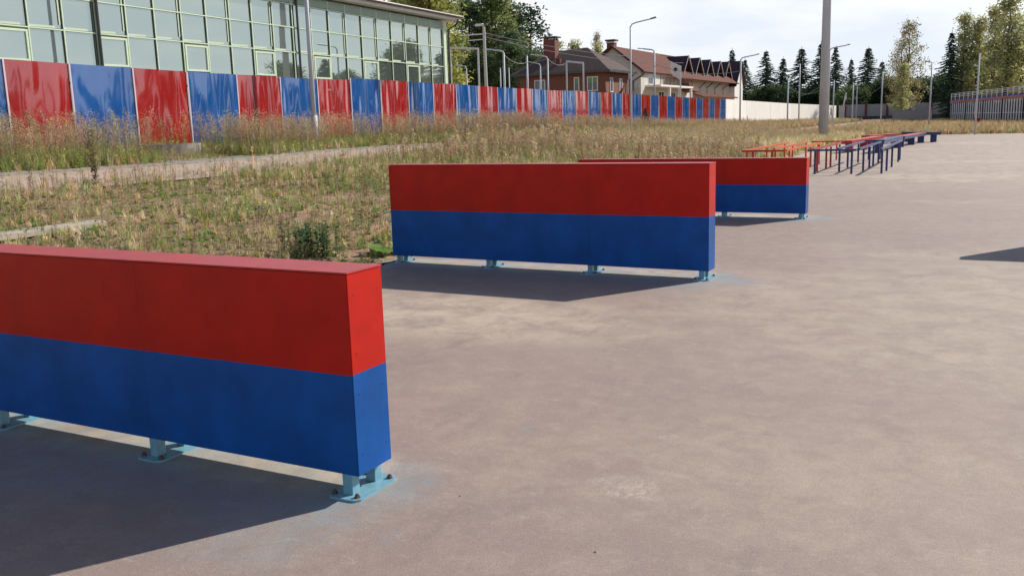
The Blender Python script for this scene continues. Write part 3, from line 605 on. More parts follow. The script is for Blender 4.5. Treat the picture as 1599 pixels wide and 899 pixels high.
# ------------------------------------------------------------------ mast, lamps, poles
mast = thing('floodlight_mast', 'thick grey steel floodlight mast rising out of the picture', 'mast', (-7.68, 54, .12))
mb = MB(); mb.tube([(0, 0, 0), (0, 0, 22)], .262, 16, r2=.13); mb.build('shaft', M['galv'], mast, smooth=True)
mb = MB(); mb.tube([(0, 0, 0), (0, 0, .05)], .42, 16); mb.build('flange', M['galvdark'], mast)
mb = MB(); mb.box(-1.6, 1.6, -.1, .1, 21.6, 21.75)
for k in range(4): mb.box(-1.5 + k * .85, -1.0 + k * .85, -.35, -.1, 21.4, 21.9)
mb.build('lamp_frame', M['galvdark'], mast)
lampdefs = [  # x, y, top z, radius, arm vector (dx,dz) , curved, label
    (-20.1, 25.33, 8.6, .085, .058, (1.3, .35), 'tall bare steel lamp post standing in the weeds in front of the glass hall'),
    (-16.77, 48, 6.35, .055, .042, (1.12, .30), 'lamp post with a slanted arm in front of the gabled house chimney'),
    (-18.2, 80, 6.14, .07, .06, (1.22, .30), 'lamp post with a slanted arm at the right end of the gabled house'),
    (-11.72, 85, 6.80, .07, .06, (1.30, .30), 'lamp post mostly hidden behind the thick mast, only its arm showing'),
    (-3.24, 75, 4.85, .06, .045, (-.18, .08), 'short lamp post in the dry grass left of the stand'),
    (-.16, 62, 4.7, .055, .04, (-.30, -.72), 'thin pole in front of the spectator stand with a small side bracket'),
    (-25.36, 50, 5.6, .07, .06, (-.66, .2), 'street lamp with a pale oval head in front of the dark trees'),
    (-24.77, 55, 5.45, .06, .05, (-.70, .26), 'street lamp whose greenish head overlaps the brick chimney roof'),
    (-27.59, 60, 5.35, .05, .04, (-.49, .24), 'smaller street lamp in front of the brown roof, left of the taller one'),
    (-33.5, 60, 5.5, .05, .04, (-.4, .2), 'small street lamp in the gap beside the end of the glass hall'),
    (-24.15, 75, 6.9, .08, .07, (-.95, .25), 'street lamp with a rounded head in front of the balcony'),
]
for i, (x, y, zt, r, r2, (dx, dz), lab) in enumerate(lampdefs):
    g0 = zg(x, y); o = thing('street_lamp', lab, 'street lamp', (x, y, g0), 0, 'street lamps and their posts'); h = zt - g0
    mb = MB(); mb.tube([(0, 0, -.1), (0, 0, h)], r, 10, r2=r2); mb.build('pole', M['galv'], o, smooth=True)
    if i == 0:
        mb = MB(); mb.tube([(0, 0, -.1), (0, 0, 1.1)], .11, 12); mb.build('pole_base', M['galv'], o, smooth=True)
    mb = MB(); pts = [(0, 0, h - .05), (dx * .08, 0, h + dz * .35), (dx * .3, 0, h + dz * .6), (dx, 0, h + dz)]
    if i == 5: pts = [(0, 0, h + dz), (dx, 0, h + dz + .02)]
    mb.tube(pts, r2 * .8, 8); arm = mb.build('arm', M['galv'], o, smooth=True)
    hw = .09 if i < 6 else .13; hl = .35 if i < 6 else .5; sg = 1 if dx > 0 else -1
    if i != 5:
        mb = MB(); x0 = dx - sg * .02; z = h + dz
        mb.prism([(x0, -hw * .6, z - .03), (x0 + sg * hl, -hw, z + .03 * sg * sg), (x0 + sg * hl, hw, z + .03), (x0, hw * .6, z - .03)][::sg], [(x0, -hw * .4, z + .04), (x0 + sg * hl * .9, -hw * .7, z + .11), (x0 + sg * hl * .9, hw * .7, z + .11), (x0, hw * .4, z + .04)][::sg])
        mb.build('lamp_head', M['lamphead'] if i > 5 else M['galvdark'], o, bevel=.012)
poles = [(-17.83, 100, 5.14, .09, 'concrete post behind the white wall, nearest the third spruce'), (-15.85, 95, 6.26, .07, 'tall thin post standing in front of the white wall'),
         (-10.65, 80, 4.1, .05, 'thin post just right of the thick mast'), (-14.4, 130, 4.73, .09, 'post behind the grey fence left of its second pillar'),
         (-10.49, 120, 6.08, .09, 'tall post with a small top fitting before the sparse tree'), (-30.74, 60, 5.33, .05, 'thin bare post left of the street lamp near the dark trees'),
         (-30.05, 60, 5.34, .05, 'thin bare post right of the street lamp near the dark trees'), (-26.23, 55, 5.73, .08, 'grey post overlapping the left half of the brown roof'),
         (-12.6, 110, 4.6, .07, 'thin grey post above the grey fence, right of the leaning one')]
for x, y, zt, r, lab in poles:
    g0 = zg(x, y); o = thing('pole', lab, 'pole', (x, y, g0), 0, 'bare poles'); mb = MB(); mb.tube([(0, 0, -.1), (0, 0, zt - g0)], r, 8, r2=r * .8); mb.build('shaft', M['galv'], o, smooth=True)
    mb = MB(); mb.tube([(0, 0, zt - g0), (0, 0, zt - g0 + .06)], r * 1.1, 8); mb.build('cap', M['galvdark'], o)
lp = thing('leaning_pole', 'short pale pole leaning to the right above the grey fence', 'pole', (-16.2, 130, .2)); mb = MB(); mb.tube([(-.2, 0, 0), (.48, 0, 3.8)], .09, 8); mb.build('shaft', M['white'], lp); mb = MB(); mb.box(.25, .5, -.1, .1, 2.9, 3.3); mb.build('box', M['white'], lp)
up = thing('utility_pole', 'tall pale utility pole with two lamp heads before the dark trees', 'utility pole', (-29.8, 56, .8)); mb = MB(); mb.tube([(.04, 0, 0), (-.02, 0, 7.2)], .13, 10, r2=.09); mb.build('shaft', mat('pale_concrete_pole', (.5, .49, .46), .7), up)
for sg in (-1, 1): mb = MB(); mb.box(*( (-.62, -.08) if sg < 0 else (.06, .26) ), -.12, .12, 7.1, 7.26); mb.build('lamp_head', M['lamphead'] if sg < 0 else M['pipe'], up, bevel=.03)
mb = MB(); mb.box(-1.9, .1, -.03, .03, 6.55, 6.62); mb.box(-1.3, .1, -.03, .03, 6.20, 6.26); mb.build('cross_bar', M['whitetrim'], up)
def frame(x0, x1, y, zt, lab, x2=None):
    g0 = .7; o = thing('post_frame', lab, 'goal frame', ((x0 + x1) / 2, y, g0)); hw = (x1 - x0) / 2
    for sg in (-1, 1): mb = MB(); mb.tube([(sg * hw, 0, 0), (sg * hw, 0, zt - g0 - (.17 if sg > 0 else 0))], .06, 8); mb.build('post', M['galv'], o)
    mb = MB(); mb.tube([(-hw, 0, zt - g0), (hw, 0, zt - g0 - .17)], .06, 8); mb.build('crossbar', M['galv'], o)
frame(-29.0, -27.07, 50, 6.1, 'white metal frame of two posts and a crossbar beside the glass hall'); frame(-24.75, -23.55, 58, 5.4, 'white metal frame of two posts and a crossbar before the brick house')
bb = thing('backboard', 'white backboard with a dark round hole on a tall post before the dormers', 'backboard', (-23.4, 80, .6))
mb = MB(); mb.tube([(0, 0, 0), (0, 0, 5.3)], .06, 8); mb.build('post', M['white'], bb)
mb = MB(); mb.prism([(-.87, -.10, 4.79), (0, -.10, 4.04), (0, -.10, 5.29), (-.87, -.10, 5.72)], [(-.87, -.04, 4.79), (0, -.04, 4.04), (0, -.04, 5.29), (-.87, -.04, 5.72)]); mb.build('board', M['white'], bb)
mb = MB(); mb.tube([(-.42, -.125, 5.0), (-.42, -.101, 5.0)], .17, 14); mb.build('round_hole', M['dark'], bb)
def cable(p0, p1, sag, lab, r=.022):
    P = [Vector(p0).lerp(Vector(p1), k / 14) - Vector((0, 0, sag * 4 * (k / 14) * (1 - k / 14))) for k in range(15)]
    c0 = P[0].copy(); mb = MB(); mb.tube([tuple(p - c0) for p in P], r, 5, cap=False); o = mb.build('cable', M['cable'], loc=tuple(c0)); tag(o, lab, 'cable', 'overhead cables')
cable((-29.8, 56, 7.45), (-24.2, 72, 6.3), .25, 'upper cable running right from the utility pole over the brown roof')
cable((-29.8, 56, 7.2), (-22, 76, 5.9), .5, 'lower cable running right from the utility pole over the brown roof')
cable((-25.36, 50, 5.5), (-26.23, 55, 5.3), .25, 'short cable between the oval headed lamp and the grey post')
cable((-26.23, 55, 5.3), (-24.77, 55, 5.45), .06, 'short cable between the grey post and the greenish lamp')
cable((-24.77, 55, 5.45), (-24.75, 58, 5.3), .25, 'short cable between the greenish lamp and the white frame')
cable((-24.15, 75, 5.9), (-18.2, 80, 5.2), .5, 'cable crossing the dormers between two street lamps')
cable((-17.83, 100, 4.4), (-11.72, 85, 4.0), .9, 'sagging cable before the spruces, left of the mast')
cable((-15.85, 95, 3.2), (-11.72, 85, 4.4), .3, 'thin cable rising to the mast before the spruces')
cable((-15.7, 130, 3.2), (-10.49, 120, 4.4), .5, 'sagging cable right of the mast above the grey fence')

# ------------------------------------------------------------------ agility rails
RH = .64
def rail(kind, pts, feet, m, lab):
    o = thing('rail_barrier', lab, 'rail', (pts[0][0], pts[0][1], 0), 0, 'low orange and navy rails of the maze'); ox, oy = pts[0]
    (x0, y0), (x1, y1) = pts; d = Vector((x1 - x0, y1 - y0, 0)); dn = d.normalized(); n_ = Vector((-dn.y, dn.x, 0)) * .03; e = dn * .03
    a = Vector((0, 0, 0)) - e; b2 = d + e
    mb = MB(); mb.prism([(*(a - n_).xy, RH - .05), (*(b2 - n_).xy, RH - .05), (*(b2 + n_).xy, RH - .05), (*(a + n_).xy, RH - .05)], [(*(a - n_).xy, RH), (*(b2 - n_).xy, RH), (*(b2 + n_).xy, RH), (*(a + n_).xy, RH)]); mb.build('top_rail', m, o, bevel=.006)
    for (fx, fy) in feet:
        mb = MB(); w = .026; mb.box(fx - ox - w, fx - ox + w, fy - oy - w, fy - oy + w, 0.004, RH - .052); mb.build('post', m, o, bevel=.004)
OR, RD, NV = M['orange'], M['redrail'], M['navy']
rail('s', [(-5.72, 25.5), (-5.65, 31.9)], [(-5.7, 26.0), (-5.68, 28.6), (-5.66, 31.4)], OR, 'outermost orange rail running away from the camera, leftmost of all')
rail('s', [(-5.12, 26.8), (-5.08, 32.2)], [(-5.12, 27.0), (-5.1, 29.6), (-5.08, 32.0)], OR, 'second orange rail from the left running away from the camera')
rail('s', [(-4.56, 25.5), (-4.54, 31.4)], [(-4.56, 26.0), (-4.39, 28.54), (-4.41, 30.3)], OR, 'third orange rail from the left running away from the camera')
rail('t', [(-5.66, 25.36), (-4.60, 25.36)], [(-5.4, 25.36), (-4.9, 25.36)], RD, 'short crosswise orange red rail at the near left corner of the maze')
rail('t', [(-5.0, 32.7), (-4.0, 32.7)], [(-4.8, 32.7), (-4.2, 32.7)], OR, 'short crosswise orange rail at the far left of the maze')
rail('s', [(-3.93, 25.95), (-3.92, 31.4)], [(-3.88, 26.35), (-3.83, 27.69), (-3.84, 28.65), (-3.84, 30.59)], RD, 'red rail with an orange top starting behind the navy corner')
rail('t', [(-3.95, 25.33), (-2.80, 25.33)], [(-3.78, 25.30), (-2.87, 25.30)], NV, 'short crosswise navy rail at the near edge of the maze')
rail('s', [(-3.33, 26.2), (-3.28, 32.0)], [(-3.30, 26.32), (-3.30, 28.12), (-3.32, 30.9)], NV, 'first navy rail running away from the camera, next to the red one')
rail('s', [(-2.76, 25.9), (-2.72, 31.4)], [(-2.72, 26.58), (-2.71, 28.07), (-2.70, 29.04), (-2.72, 30.82)], NV, 'second navy rail running away from the camera')
rail('s', [(-2.17, 25.35), (-2.19, 32.6)], [(-2.16, 25.47), (-2.13, 26.55), (-2.14, 28.34), (-2.17, 31.12), (-2.21, 32.32)], NV, 'rightmost navy rail running away from the camera')
rail('t', [(-3.3, 32.8), (-2.75, 32.8)], [(-3.2, 32.8), (-2.85, 32.8)], NV, 'short crosswise navy rail at the far end of the maze')

def beam(p0, p1, w, top, side, feet, lab, zt=.47, th=.13, legm=None):
    o = thing('balance_beam', lab, 'beam', (p0[0], p0[1], 0), 0, 'low wide beams beyond the maze'); P = Vector((p1[0] - p0[0], p1[1] - p0[1], 0)); d = P.normalized(); n_ = Vector((-d.y, d.x, 0)) * w / 2
    c = [-n_, P - n_, P + n_, n_]
    mb = MB(); mb.prism([(v.x, v.y, zt - th) for v in c], [(v.x, v.y, zt - .012) for v in c]); mb.build('beam_body', side, o, bevel=.008)
    c = [-n_ * 1.04 - d * .02, P - n_ * 1.04 + d * .02, P + n_ * 1.04 + d * .02, n_ * 1.04 - d * .02]
    mb = MB(); mb.prism([(v.x, v.y, zt - .01) for v in c], [(v.x, v.y, zt + .008) for v in c]); mb.build('beam_top', top, o)
    for f_ in feet:
        q_ = P * f_; mb = MB(); lw = .14; mb.prism([tuple(q_ + a) for a in (Vector((-lw, -lw, .004)), Vector((lw, -lw, .004)), Vector((lw, lw, .004)), Vector((-lw, lw, .004)))], [tuple(q_ + a) for a in (Vector((-lw, -lw, zt - th)), Vector((lw, -lw, zt - th)), Vector((lw, lw, zt - th)), Vector((-lw, lw, zt - th)))]); mb.build('leg', legm or side, o, bevel=.006)
beam((-4.55, 38.2), (-3.9, 44.2), .42, OR, RD, (.08, .5, .92), 'long low beam with an orange top and red sides just behind the maze')
beam((-3.35, 37.6), (-3.05, 43.0), .42, NV, NV, (.06, .94), 'navy low beam between the maze and the orange topped ones')
beam((-3.0, 43.4), (-2.4, 48.8), .40, OR, NV, (.04, .5, .96), 'low beam with an orange top on navy legs, right of the others')
beam((-4.6, 45.6), (-3.5, 48.8), .42, OR, RD, (.1, .9), 'short orange beam farthest left beyond the maze')
beam((-3.35, 51.8), (-1.75, 49.3), .40, NV, NV, (.1, .9), 'navy beam lying crosswise at the far right end of the row')

# ------------------------------------------------------------------ small things
pk = thing('wooden_plank', 'long weathered plank lying on the soil behind the nearest barrier', 'plank', (-10.3, 5.0, .40), .02)
mb = MB(); mb.box(-.11, .11, 0, 3.45, 0, .075); mb.build('board', M['wood'], pk, bevel=.008); pk.rotation_euler = (0, .06, .02)
cr_ = thing('concrete_ring', 'low pale concrete well ring in the weeds before the second red panel', 'concrete ring', (-20.3, 19.15, .92))
mb = MB(); n = 28; ro, ri = .82, .66
for k in range(n):
    a0, a1 = 2 * math.pi * k / n, 2 * math.pi * (k + 1) / n
    f_ = lambda r, a, z: (r * math.cos(a), r * math.sin(a), z)
    mb.quad(f_(ro, a0, 0), f_(ro, a1, 0), f_(ro, a1, .34), f_(ro, a0, .34)); mb.quad(f_(ri, a1, 0), f_(ri, a0, 0), f_(ri, a0, .34), f_(ri, a1, .34)); mb.quad(f_(ro, a0, .34), f_(ro, a1, .34), f_(ri, a1, .34), f_(ri, a0, .34))
mb.build('ring_wall', M['concrete'], cr_)
# grit on the asphalt
V = []; F = []
for k in range(150):
    x, y = rng.uniform(-6, 3), rng.uniform(2, 22); r = rng.uniform(.002, .007); i = len(V)
    a = rng.random() * 6
    V += [(x + r * math.cos(a + q_) * rng.uniform(.7, 1.2), y + r * math.sin(a + q_), .003) for q_ in (0, 1.57, 3.14, 4.71)] + [(x, y, .003 + r * .9)]
    F += [(i, i + 1, i + 4), (i + 1, i + 2, i + 4), (i + 2, i + 3, i + 4), (i + 3, i, i + 4)]
me = npmesh('grit', V, F, material=M['rock']); tag(link('grit', me), kind='stuff')
# clods of soil in the bare patches
V = []; F = []
for k in range(5200):
    y = rng.uniform(2, 34); t_ = EDGE + .05 + rng.random() ** 1.4 * 8.0; x = -t_; r = rng.uniform(.012, .045); i = len(V); z = float(H(x, y)); a = rng.random() * 6
    V += [(x + r * math.cos(a + q_) * rng.uniform(.6, 1.3), y + r * math.sin(a + q_) * rng.uniform(.6, 1.3), z - .01) for q_ in (0, 1.26, 2.51, 3.77, 5.03)] + [(x + rng.normal(0, r * .3), y, z + r * rng.uniform(.5, 1))]
    F += [(i + q_, i + (q_ + 1) % 5, i + 5) for q_ in range(5)]
me = npmesh('soil_clods', V, F, material=mat('dry_clod', (.22, .155, .10), .95, base2=(.33, .245, .17), vscale=6)); tag(link('soil_clods', me), kind='stuff')

# ------------------------------------------------------------------ weeds (numpy instanced into a few meshes)
def tri_leaf(base, d, w, up):
    """pointed leaf as two triangles"""
    d = np.array(d); s = np.cross(d, up); s = s / (np.linalg.norm(s) + 1e-6) * w
    return [base, base + d * .5 + s, base + d, base + d * .5 - s]
class Plant:
    def __init__(s): s.V = []; s.F = []; s.C = []
    def leaf(s, base, d, w, c, up=(0, 0, 1)):
        i = len(s.V); s.V += tri_leaf(np.array(base, float), d, w, np.array(up, float)); s.F += [(i, i + 1, i + 2), (i, i + 2, i + 3)]; s.C += [c] * 4
    def stem(s, p, q, w0, w1, c):
        p = np.array(p, float); q = np.array(q, float); i = len(s.V)
        for a in (0, 2.094, 4.189):
            o = np.array([math.cos(a), math.sin(a), 0]); s.V += [p + o * w0, q + o * w1]; s.C += [c, c]
        for a in range(3): u = i + 2 * a; v = i + 2 * ((a + 1) % 3); s.F += [(u, v, v + 1), (u, v + 1, u + 1)]
    def arr(s): return np.array(s.V), np.array(s.F), np.array(s.C, float)
R_ = random.Random(3)
def cj(c, k=.25): f = 1 + R_.uniform(-k, k); return tuple(max(0, x * f * (1 + R_.uniform(-.08, .08))) for x in c)
def grass_tuft(h, n, colr, spread=.25, w=.006):
    P = Plant()
    for k in range(n):
        a = R_.uniform(0, 6.28); hh = h * R_.uniform(.5, 1.1); b0 = np.array([R_.gauss(0, .03), R_.gauss(0, .03), 0]); lean = R_.uniform(.1, spread * 2) * hh
        d1 = np.array([math.cos(a) * lean * .35, math.sin(a) * lean * .35, hh * .55]); d2 = np.array([math.cos(a) * lean * .8, math.sin(a) * lean * .8, hh * .42])
        s_ = np.array([-math.sin(a), math.cos(a), 0]) * w * R_.uniform(.7, 1.4); c = cj(colr); i = len(P.V)
        P.V += [b0 - s_, b0 + s_, b0 + d1 + s_ * .8, b0 + d1 - s_ * .8, b0 + d1 + d2]; P.F += [(i, i + 1, i + 2), (i, i + 2, i + 3), (i + 3, i + 2, i + 4)]; P.C += [c] * 5
    return P.arr()
def dry_stalk(h, n, colr, stemc, seed_w=.014, bush=.10):
    P = Plant(); top = np.array([R_.gauss(0, .05) * h, R_.gauss(0, .05) * h, h]); P.stem((0, 0, 0), top, .0045, .002, cj(stemc))
    for k in range(n):
        f = R_.uniform(.35, 1.0); b0 = top * f; a = R_.uniform(0, 6.28); L_ = bush * h * (1.25 - f) * R_.uniform(.8, 2.2)
        tip = b0 + np.array([math.cos(a) * L_, math.sin(a) * L_, L_ * R_.uniform(.6, 1.6)])
        if L_ > .05: P.stem(b0, tip, .002, .0012, cj(stemc))
        for q in range(5):
            p = b0 + (tip - b0) * R_.uniform(.3, 1.1) + np.array([R_.gauss(0, .012), R_.gauss(0, .012), R_.gauss(0, .012)])
            aa = R_.uniform(0, 6.28); d = np.array([math.cos(aa), math.sin(aa), R_.uniform(-.2, 1)]) * seed_w * R_.uniform(1.0, 2.2); P.leaf(p, d, seed_w * .45, cj(colr), up=(R_.gauss(0, 1), R_.gauss(0, 1), 1))
    return P.arr()
def leafy(h, n, colr, stemc, L_=.07, w=.02):
    P = Plant(); top = np.array([R_.gauss(0, .08) * h, R_.gauss(0, .08) * h, h]); P.stem((0, 0, 0), top, .004, .002, cj(stemc))
    for k in range(n):
        f = (k + .5) / n; b0 = top * f; a = k * 2.4 + R_.uniform(-.4, .4); l = L_ * (1.2 - .6 * f) * R_.uniform(.7, 1.3)
        P.leaf(b0, np.array([math.cos(a), math.sin(a), R_.uniform(-.2, .7)]) * l, w * R_.uniform(.7, 1.3), cj(colr))
    return P.arr()
def rosette(n, colr, L_=.12, w=.04):
    P = Plant()
    for k in range(n): a = R_.uniform(0, 6.28); l = L_ * R_.uniform(.6, 1.3); P.leaf((0, 0, .01), np.array([math.cos(a) * l, math.sin(a) * l, l * R_.uniform(.1, .7)]), w * R_.uniform(.7, 1.2), cj(colr))
    return P.arr()
TAN = (.46, .37, .24); PINK = (.47, .32, .23); STR = (.50, .41, .26); OLV = (.20, .225, .08); GRN = (.13, .21, .05); DGR = (.06, .11, .04); YGR = (.30, .31, .08); BRN = (.17, .105, .06); STM = (.30, .22, .13)
T_grass = [grass_tuft(.25, 16, c) for c in (STR, TAN, OLV, YGR, GRN, TAN, (.30, .25, .12), (.22, .21, .09))]
T_tallg = [grass_tuft(.6, 14, c, .2, .007) for c in (TAN, STR, OLV, (.30, .24, .12))]
T_stalk = [dry_stalk(1.0, 13, c, s_) for c, s_ in ((PINK, STM), (TAN, STM), (PINK, BRN), (TAN, OLV), ((.34, .19, .12), BRN), ((.30, .27, .14), OLV))]
T_small = [dry_stalk(.42, 8, c, s_, .012) for c, s_ in ((TAN, STM), (BRN, BRN), ((.24, .20, .10), OLV), (PINK, STM))]
T_leafy = [leafy(.45, 18, c, OLV) for c in (GRN, YGR, OLV, DGR)]
T_rose = [rosette(9, c) for c in (GRN, YGR, DGR, OLV)]
def scatter(name, pts, temps, smin, smax, tintvar=.18, material='weed'):
    """pts: x,y,scale,template index"""
    Vs, Fs, Cs = [], [], []; off = 0
    pts = np.asarray(pts)
    for k, (V0, F0, C0) in enumerate(temps):
        sel = pts[pts[:, 3].astype(int) == k]; n = len(sel)
        if not n: continue
        a = rng.random(n) * 6.283; ca, sa = np.cos(a), np.sin(a); s_ = sel[:, 2] * rng.uniform(smin, smax, n)
        x = (V0[None, :, 0] * ca[:, None] - V0[None, :, 1] * sa[:, None]) * s_[:, None] + sel[:, 0:1]
        y = (V0[None, :, 0] * sa[:, None] + V0[None, :, 1] * ca[:, None]) * s_[:, None] + sel[:, 1:2]
        z = V0[None, :, 2] * s_[:, None] + (H(sel[:, 0], sel[:, 1]) - .015)[:, None]
        Vs.append(np.stack([x, y, z], -1).reshape(-1, 3)); m_ = len(V0)
        Fs.append((F0[None] + (np.arange(n) * m_)[:, None, None] + off).reshape(-1, 3)); off += n * m_
        tv = 1 + rng.normal(0, tintvar, (n, 1, 1)); hue = 1 + rng.normal(0, .07, (n, 1, 3)); Cs.append((C0[None] * np.clip(tv, .45, 1.7) * hue).reshape(-1, 3))
    me = npmesh(name, np.concatenate(Vs), np.concatenate(Fs), tint=np.clip(np.concatenate(Cs), 0, 1), material=M[material])
    o = link(name, me); o['kind'] = 'stuff'; return o
def field(n, t0, t1, y0, y1, ypow=1.0):
    y = y0 + (y1 - y0) * rng.random(n) ** ypow; t_ = t0 + (t1 - t0) * rng.random(n); return -t_, y
def keep(x, y, dens): return rng.random(len(x)) < dens
def free(x, y):
    near = (-np.asarray(x) < path_c(y) + .1) & (fbm(x * 1.5, y * .8, 131) > .44)
    return (path_mask(x, y) < .35) | (near & (rng.random(len(x)) < .3))
# low field between the asphalt and the path
def tall(x, y): return ss(y, 13, 27) * .85 + ss(-x, 11.5, 14) * .25
x, y = field(20500, EDGE + .0, 15.3, 1, 34, .9)
den = .12 + .88 * ss(fbm(x * .8, y * .8, 91), .38, .60); den *= .55 + .45 * ss(-x, EDGE, EDGE + .5); k = keep(x, y, den) & free(x, y); x, y = x[k], y[k]
ti = rng.integers(0, 8, len(x)); gm = fbm(x * .6, y * .6, 95) ; ti = np.where(rng.random(len(x)) < .35, rng.choice([0, 1, 5, 6], len(x)), ti); ti = np.where((gm > .57) & (rng.random(len(x)) < .6), rng.choice([2, 3, 4, 7], len(x)), ti)
scatter('field_grass', np.stack([x, y, .55 + .75 * tall(x, y), ti], 1), T_grass, .6, 1.3)
x, y = field(9000, EDGE + .1, 15.3, 2, 34, .9); k = keep(x, y, .25 + .75 * ss(fbm(x * .7, y * .7, 97), .38, .6)) & free(x, y); x, y = x[k], y[k]
scatter('dry_weeds', np.stack([x, y, .55 + .85 * tall(x, y), rng.integers(0, 4, len(x))], 1), T_small, .6, 1.4)
x, y = field(5200, EDGE + .0, 14.3, 2, 26); k = keep(x, y, ss(fbm(x * .9, y * .9, 99), .40, .6)) & free(x, y); x, y = x[k], y[k]
scatter('green_weeds', np.stack([x, y, .45 + .5 * tall(x, y), rng.integers(0, 4, len(x))], 1), T_leafy, .5, 1.2, material='leaf')
x, y = field(6500, EDGE - .10, 14.3, 2, 24); k = keep(x, y, ss(fbm(x * .8, y * .8, 101), .38, .58) + .25 * (x > -EDGE - .6)) & free(x, y); x, y = x[k], y[k]
scatter('ground_cover', np.stack([x, y, np.full(len(x), .52), rng.integers(0, 4, len(x))], 1), T_rose, .5, 1.4, material='leaf')
x, y = field(1500, EDGE + .1, 14.6, 3, 27); k = keep(x, y, ss(fbm(x * .5, y * .5, 141), .40, .60)) & free(x, y); x, y = x[k], y[k]
scatter('lone_stalks', np.stack([x, y, np.full(len(x), .42), rng.integers(0, 6, len(x))], 1), T_stalk, .6, 1.4)
x, y = field(1900, EDGE + .1, 15, 3, 36); k = keep(x, y, ss(fbm(x * .6, y * .6, 143), .44, .60)) & free(x, y); x, y = x[k], y[k]
scatter('green_stalks', np.stack([x, y, np.full(len(x), .8), rng.choice([0, 2, 3], len(x))], 1), T_leafy, .6, 1.3, material='leaf')
# tall weeds farther along the field
x, y = field(11500, EDGE + .1, 15, 24, 62); k = keep(x, y, .35 + .65 * ss(fbm(x * .5, y * .35, 103), .35, .6)) & free(x, y); x, y = x[k], y[k]
scatter('tall_dry_weeds', np.stack([x, y, .60 + .25 * fbm(x * .3, y * .3, 105) - .2 * (x > -EDGE - 1.2) - .22 * ss(y, 34, 60), rng.integers(0, 6, len(x))], 1), T_stalk, .55, 1.1)
x, y = field(15000, EDGE + .05, 15.5, 30, 64); k = free(x, y) & (y < 63.5); x, y = x[k], y[k]
scatter('long_grass', np.stack([x, y, .78 - .3 * ss(y, 36, 60), rng.integers(0, 4, len(x))], 1), T_tallg, .6, 1.3)
# strip in front of the fence
def low(x, y): return np.where((x > -20.3) & (y > 16.4) & (y < 19.6), .34, 1.0)
x, y = field(11000, 17.2, 21.0, 8, 88, 1.25); k = free(x, y) & keep(x, y, .45 + .55 * ss(fbm(x * .6, y * .5, 107), .32, .58)); x, y = x[k], y[k]
scatter('fence_weeds', np.stack([x, y, (.98 + .5 * (fbm(x * .35, y * .35, 109) - .35)) * low(x, y) * (1 - .42 * ss(y, 40, 75)), rng.integers(0, 6, len(x))], 1), T_stalk, .6, 1.15)
x, y = field(13000, 17.1, 21.0, 8, 88, 1.15); k = free(x, y); x, y = x[k], y[k]
ti = rng.choice([0, 2, 2, 2, 3], len(x)); scatter('fence_grass', np.stack([x, y, .74 * low(x, y) * (1 - .35 * ss(y, 40, 75)), ti], 1), T_tallg, .5, 1.2)
x, y = field(6000, 17.1, 21.0, 8, 60); k = free(x, y); x, y = x[k], y[k]
scatter('fence_green_weeds', np.stack([x, y, 1.0 * np.maximum(low(x, y), .45), rng.choice([0, 1, 1, 2], len(x))], 1), T_leafy, .5, 1.3, material='leaf')
# beyond the asphalt
x = rng.uniform(-20.5, 9, 26000); y = 63.2 + 60 * rng.random(26000) ** 1.3; k = free(x, y); x, y = x[k], y[k]
yel = [grass_tuft(.8, 12, c, .25, .012) for c in ((.27, .20, .11), (.32, .25, .14), (.20, .20, .09), (.27, .18, .11))]
scatter('far_grass', np.stack([x, y, np.where(x > -8, .50, .58), rng.integers(0, 4, len(x))], 1), yel, .4, 1.2)
x, y = field(4200, 7, 20.5, 60, 120); k = free(x, y); x, y = x[k], y[k]
scatter('far_weeds', np.stack([x, y, np.full(len(x), .5), rng.integers(0, 6, len(x))], 1), T_stalk, .6, 1.2)

y = rng.uniform(2, 60, 2600); x = -(EDGE + .10 - np.abs(rng.normal(0, .10, len(y)))); k = keep(x, y, ss(fbm(y * .9, 0 * y, 151), .38, .6)); x, y = x[k], y[k]
scatter('edge_grass', np.stack([x, y, np.full(len(x), .42), rng.integers(0, 8, len(x))], 1), T_grass, .5, 1.3)
# individual plants
def plant(name, label, cat, loc, temps, mtl='leaf', stemmat=True, scale=1):
    V, F, C = [], [], []; off = 0
    for (V0, F0, C0), (dx, dy, s_, rz) in temps:
        c, s2 = math.cos(rz), math.sin(rz); V.append(np.stack([(V0[:, 0] * c - V0[:, 1] * s2) * s_ + dx, (V0[:, 0] * s2 + V0[:, 1] * c) * s_ + dy, V0[:, 2] * s_], 1)); F.append(F0 + off); C.append(C0); off += len(V0)
    me = npmesh(name, np.concatenate(V), np.concatenate(F), tint=np.concatenate(C), material=M[mtl]); o = link(name, me, loc=loc); return tag(o, label, cat)
P_th = [(dry_stalk(1.05, 34, (.22, .19, .10), (.09, .065, .035), .024, .09), (R_.gauss(0, .03), R_.gauss(0, .03), R_.uniform(.7, 1.1), k)) for k in range(6)] + [(leafy(.42, 22, (.06, .04, .022), (.06, .04, .022), .10, .022), (R_.gauss(0, .02), R_.gauss(0, .02), 1, k)) for k in range(4)]
plant('thistle', 'tall dried brown thistle standing alone before the path on the left', 'plant', (-14.0, 11.43, float(H(-14.0, 11.43))), P_th, 'weed')
P_sh = [(leafy(R_.uniform(.28, .46), 26, (.05, .105, .04), DGR, .06, .022), (R_.gauss(0, .16), R_.gauss(0, .14), 1, R_.uniform(0, 6))) for k in range(38)]
plant('leafy_bush', 'small dark green bushy plant at the asphalt edge above the nearest barrier', 'plant', (-6.98, 8.6, float(H(-6.98, 8.6))), P_sh)
P_sg = [(leafy(.95, 30, (.20, .22, .06), OLV, .14, .045), (R_.gauss(0, .12), R_.gauss(0, .12), R_.uniform(.6, 1), R_.uniform(0, 6))) for k in range(6)]
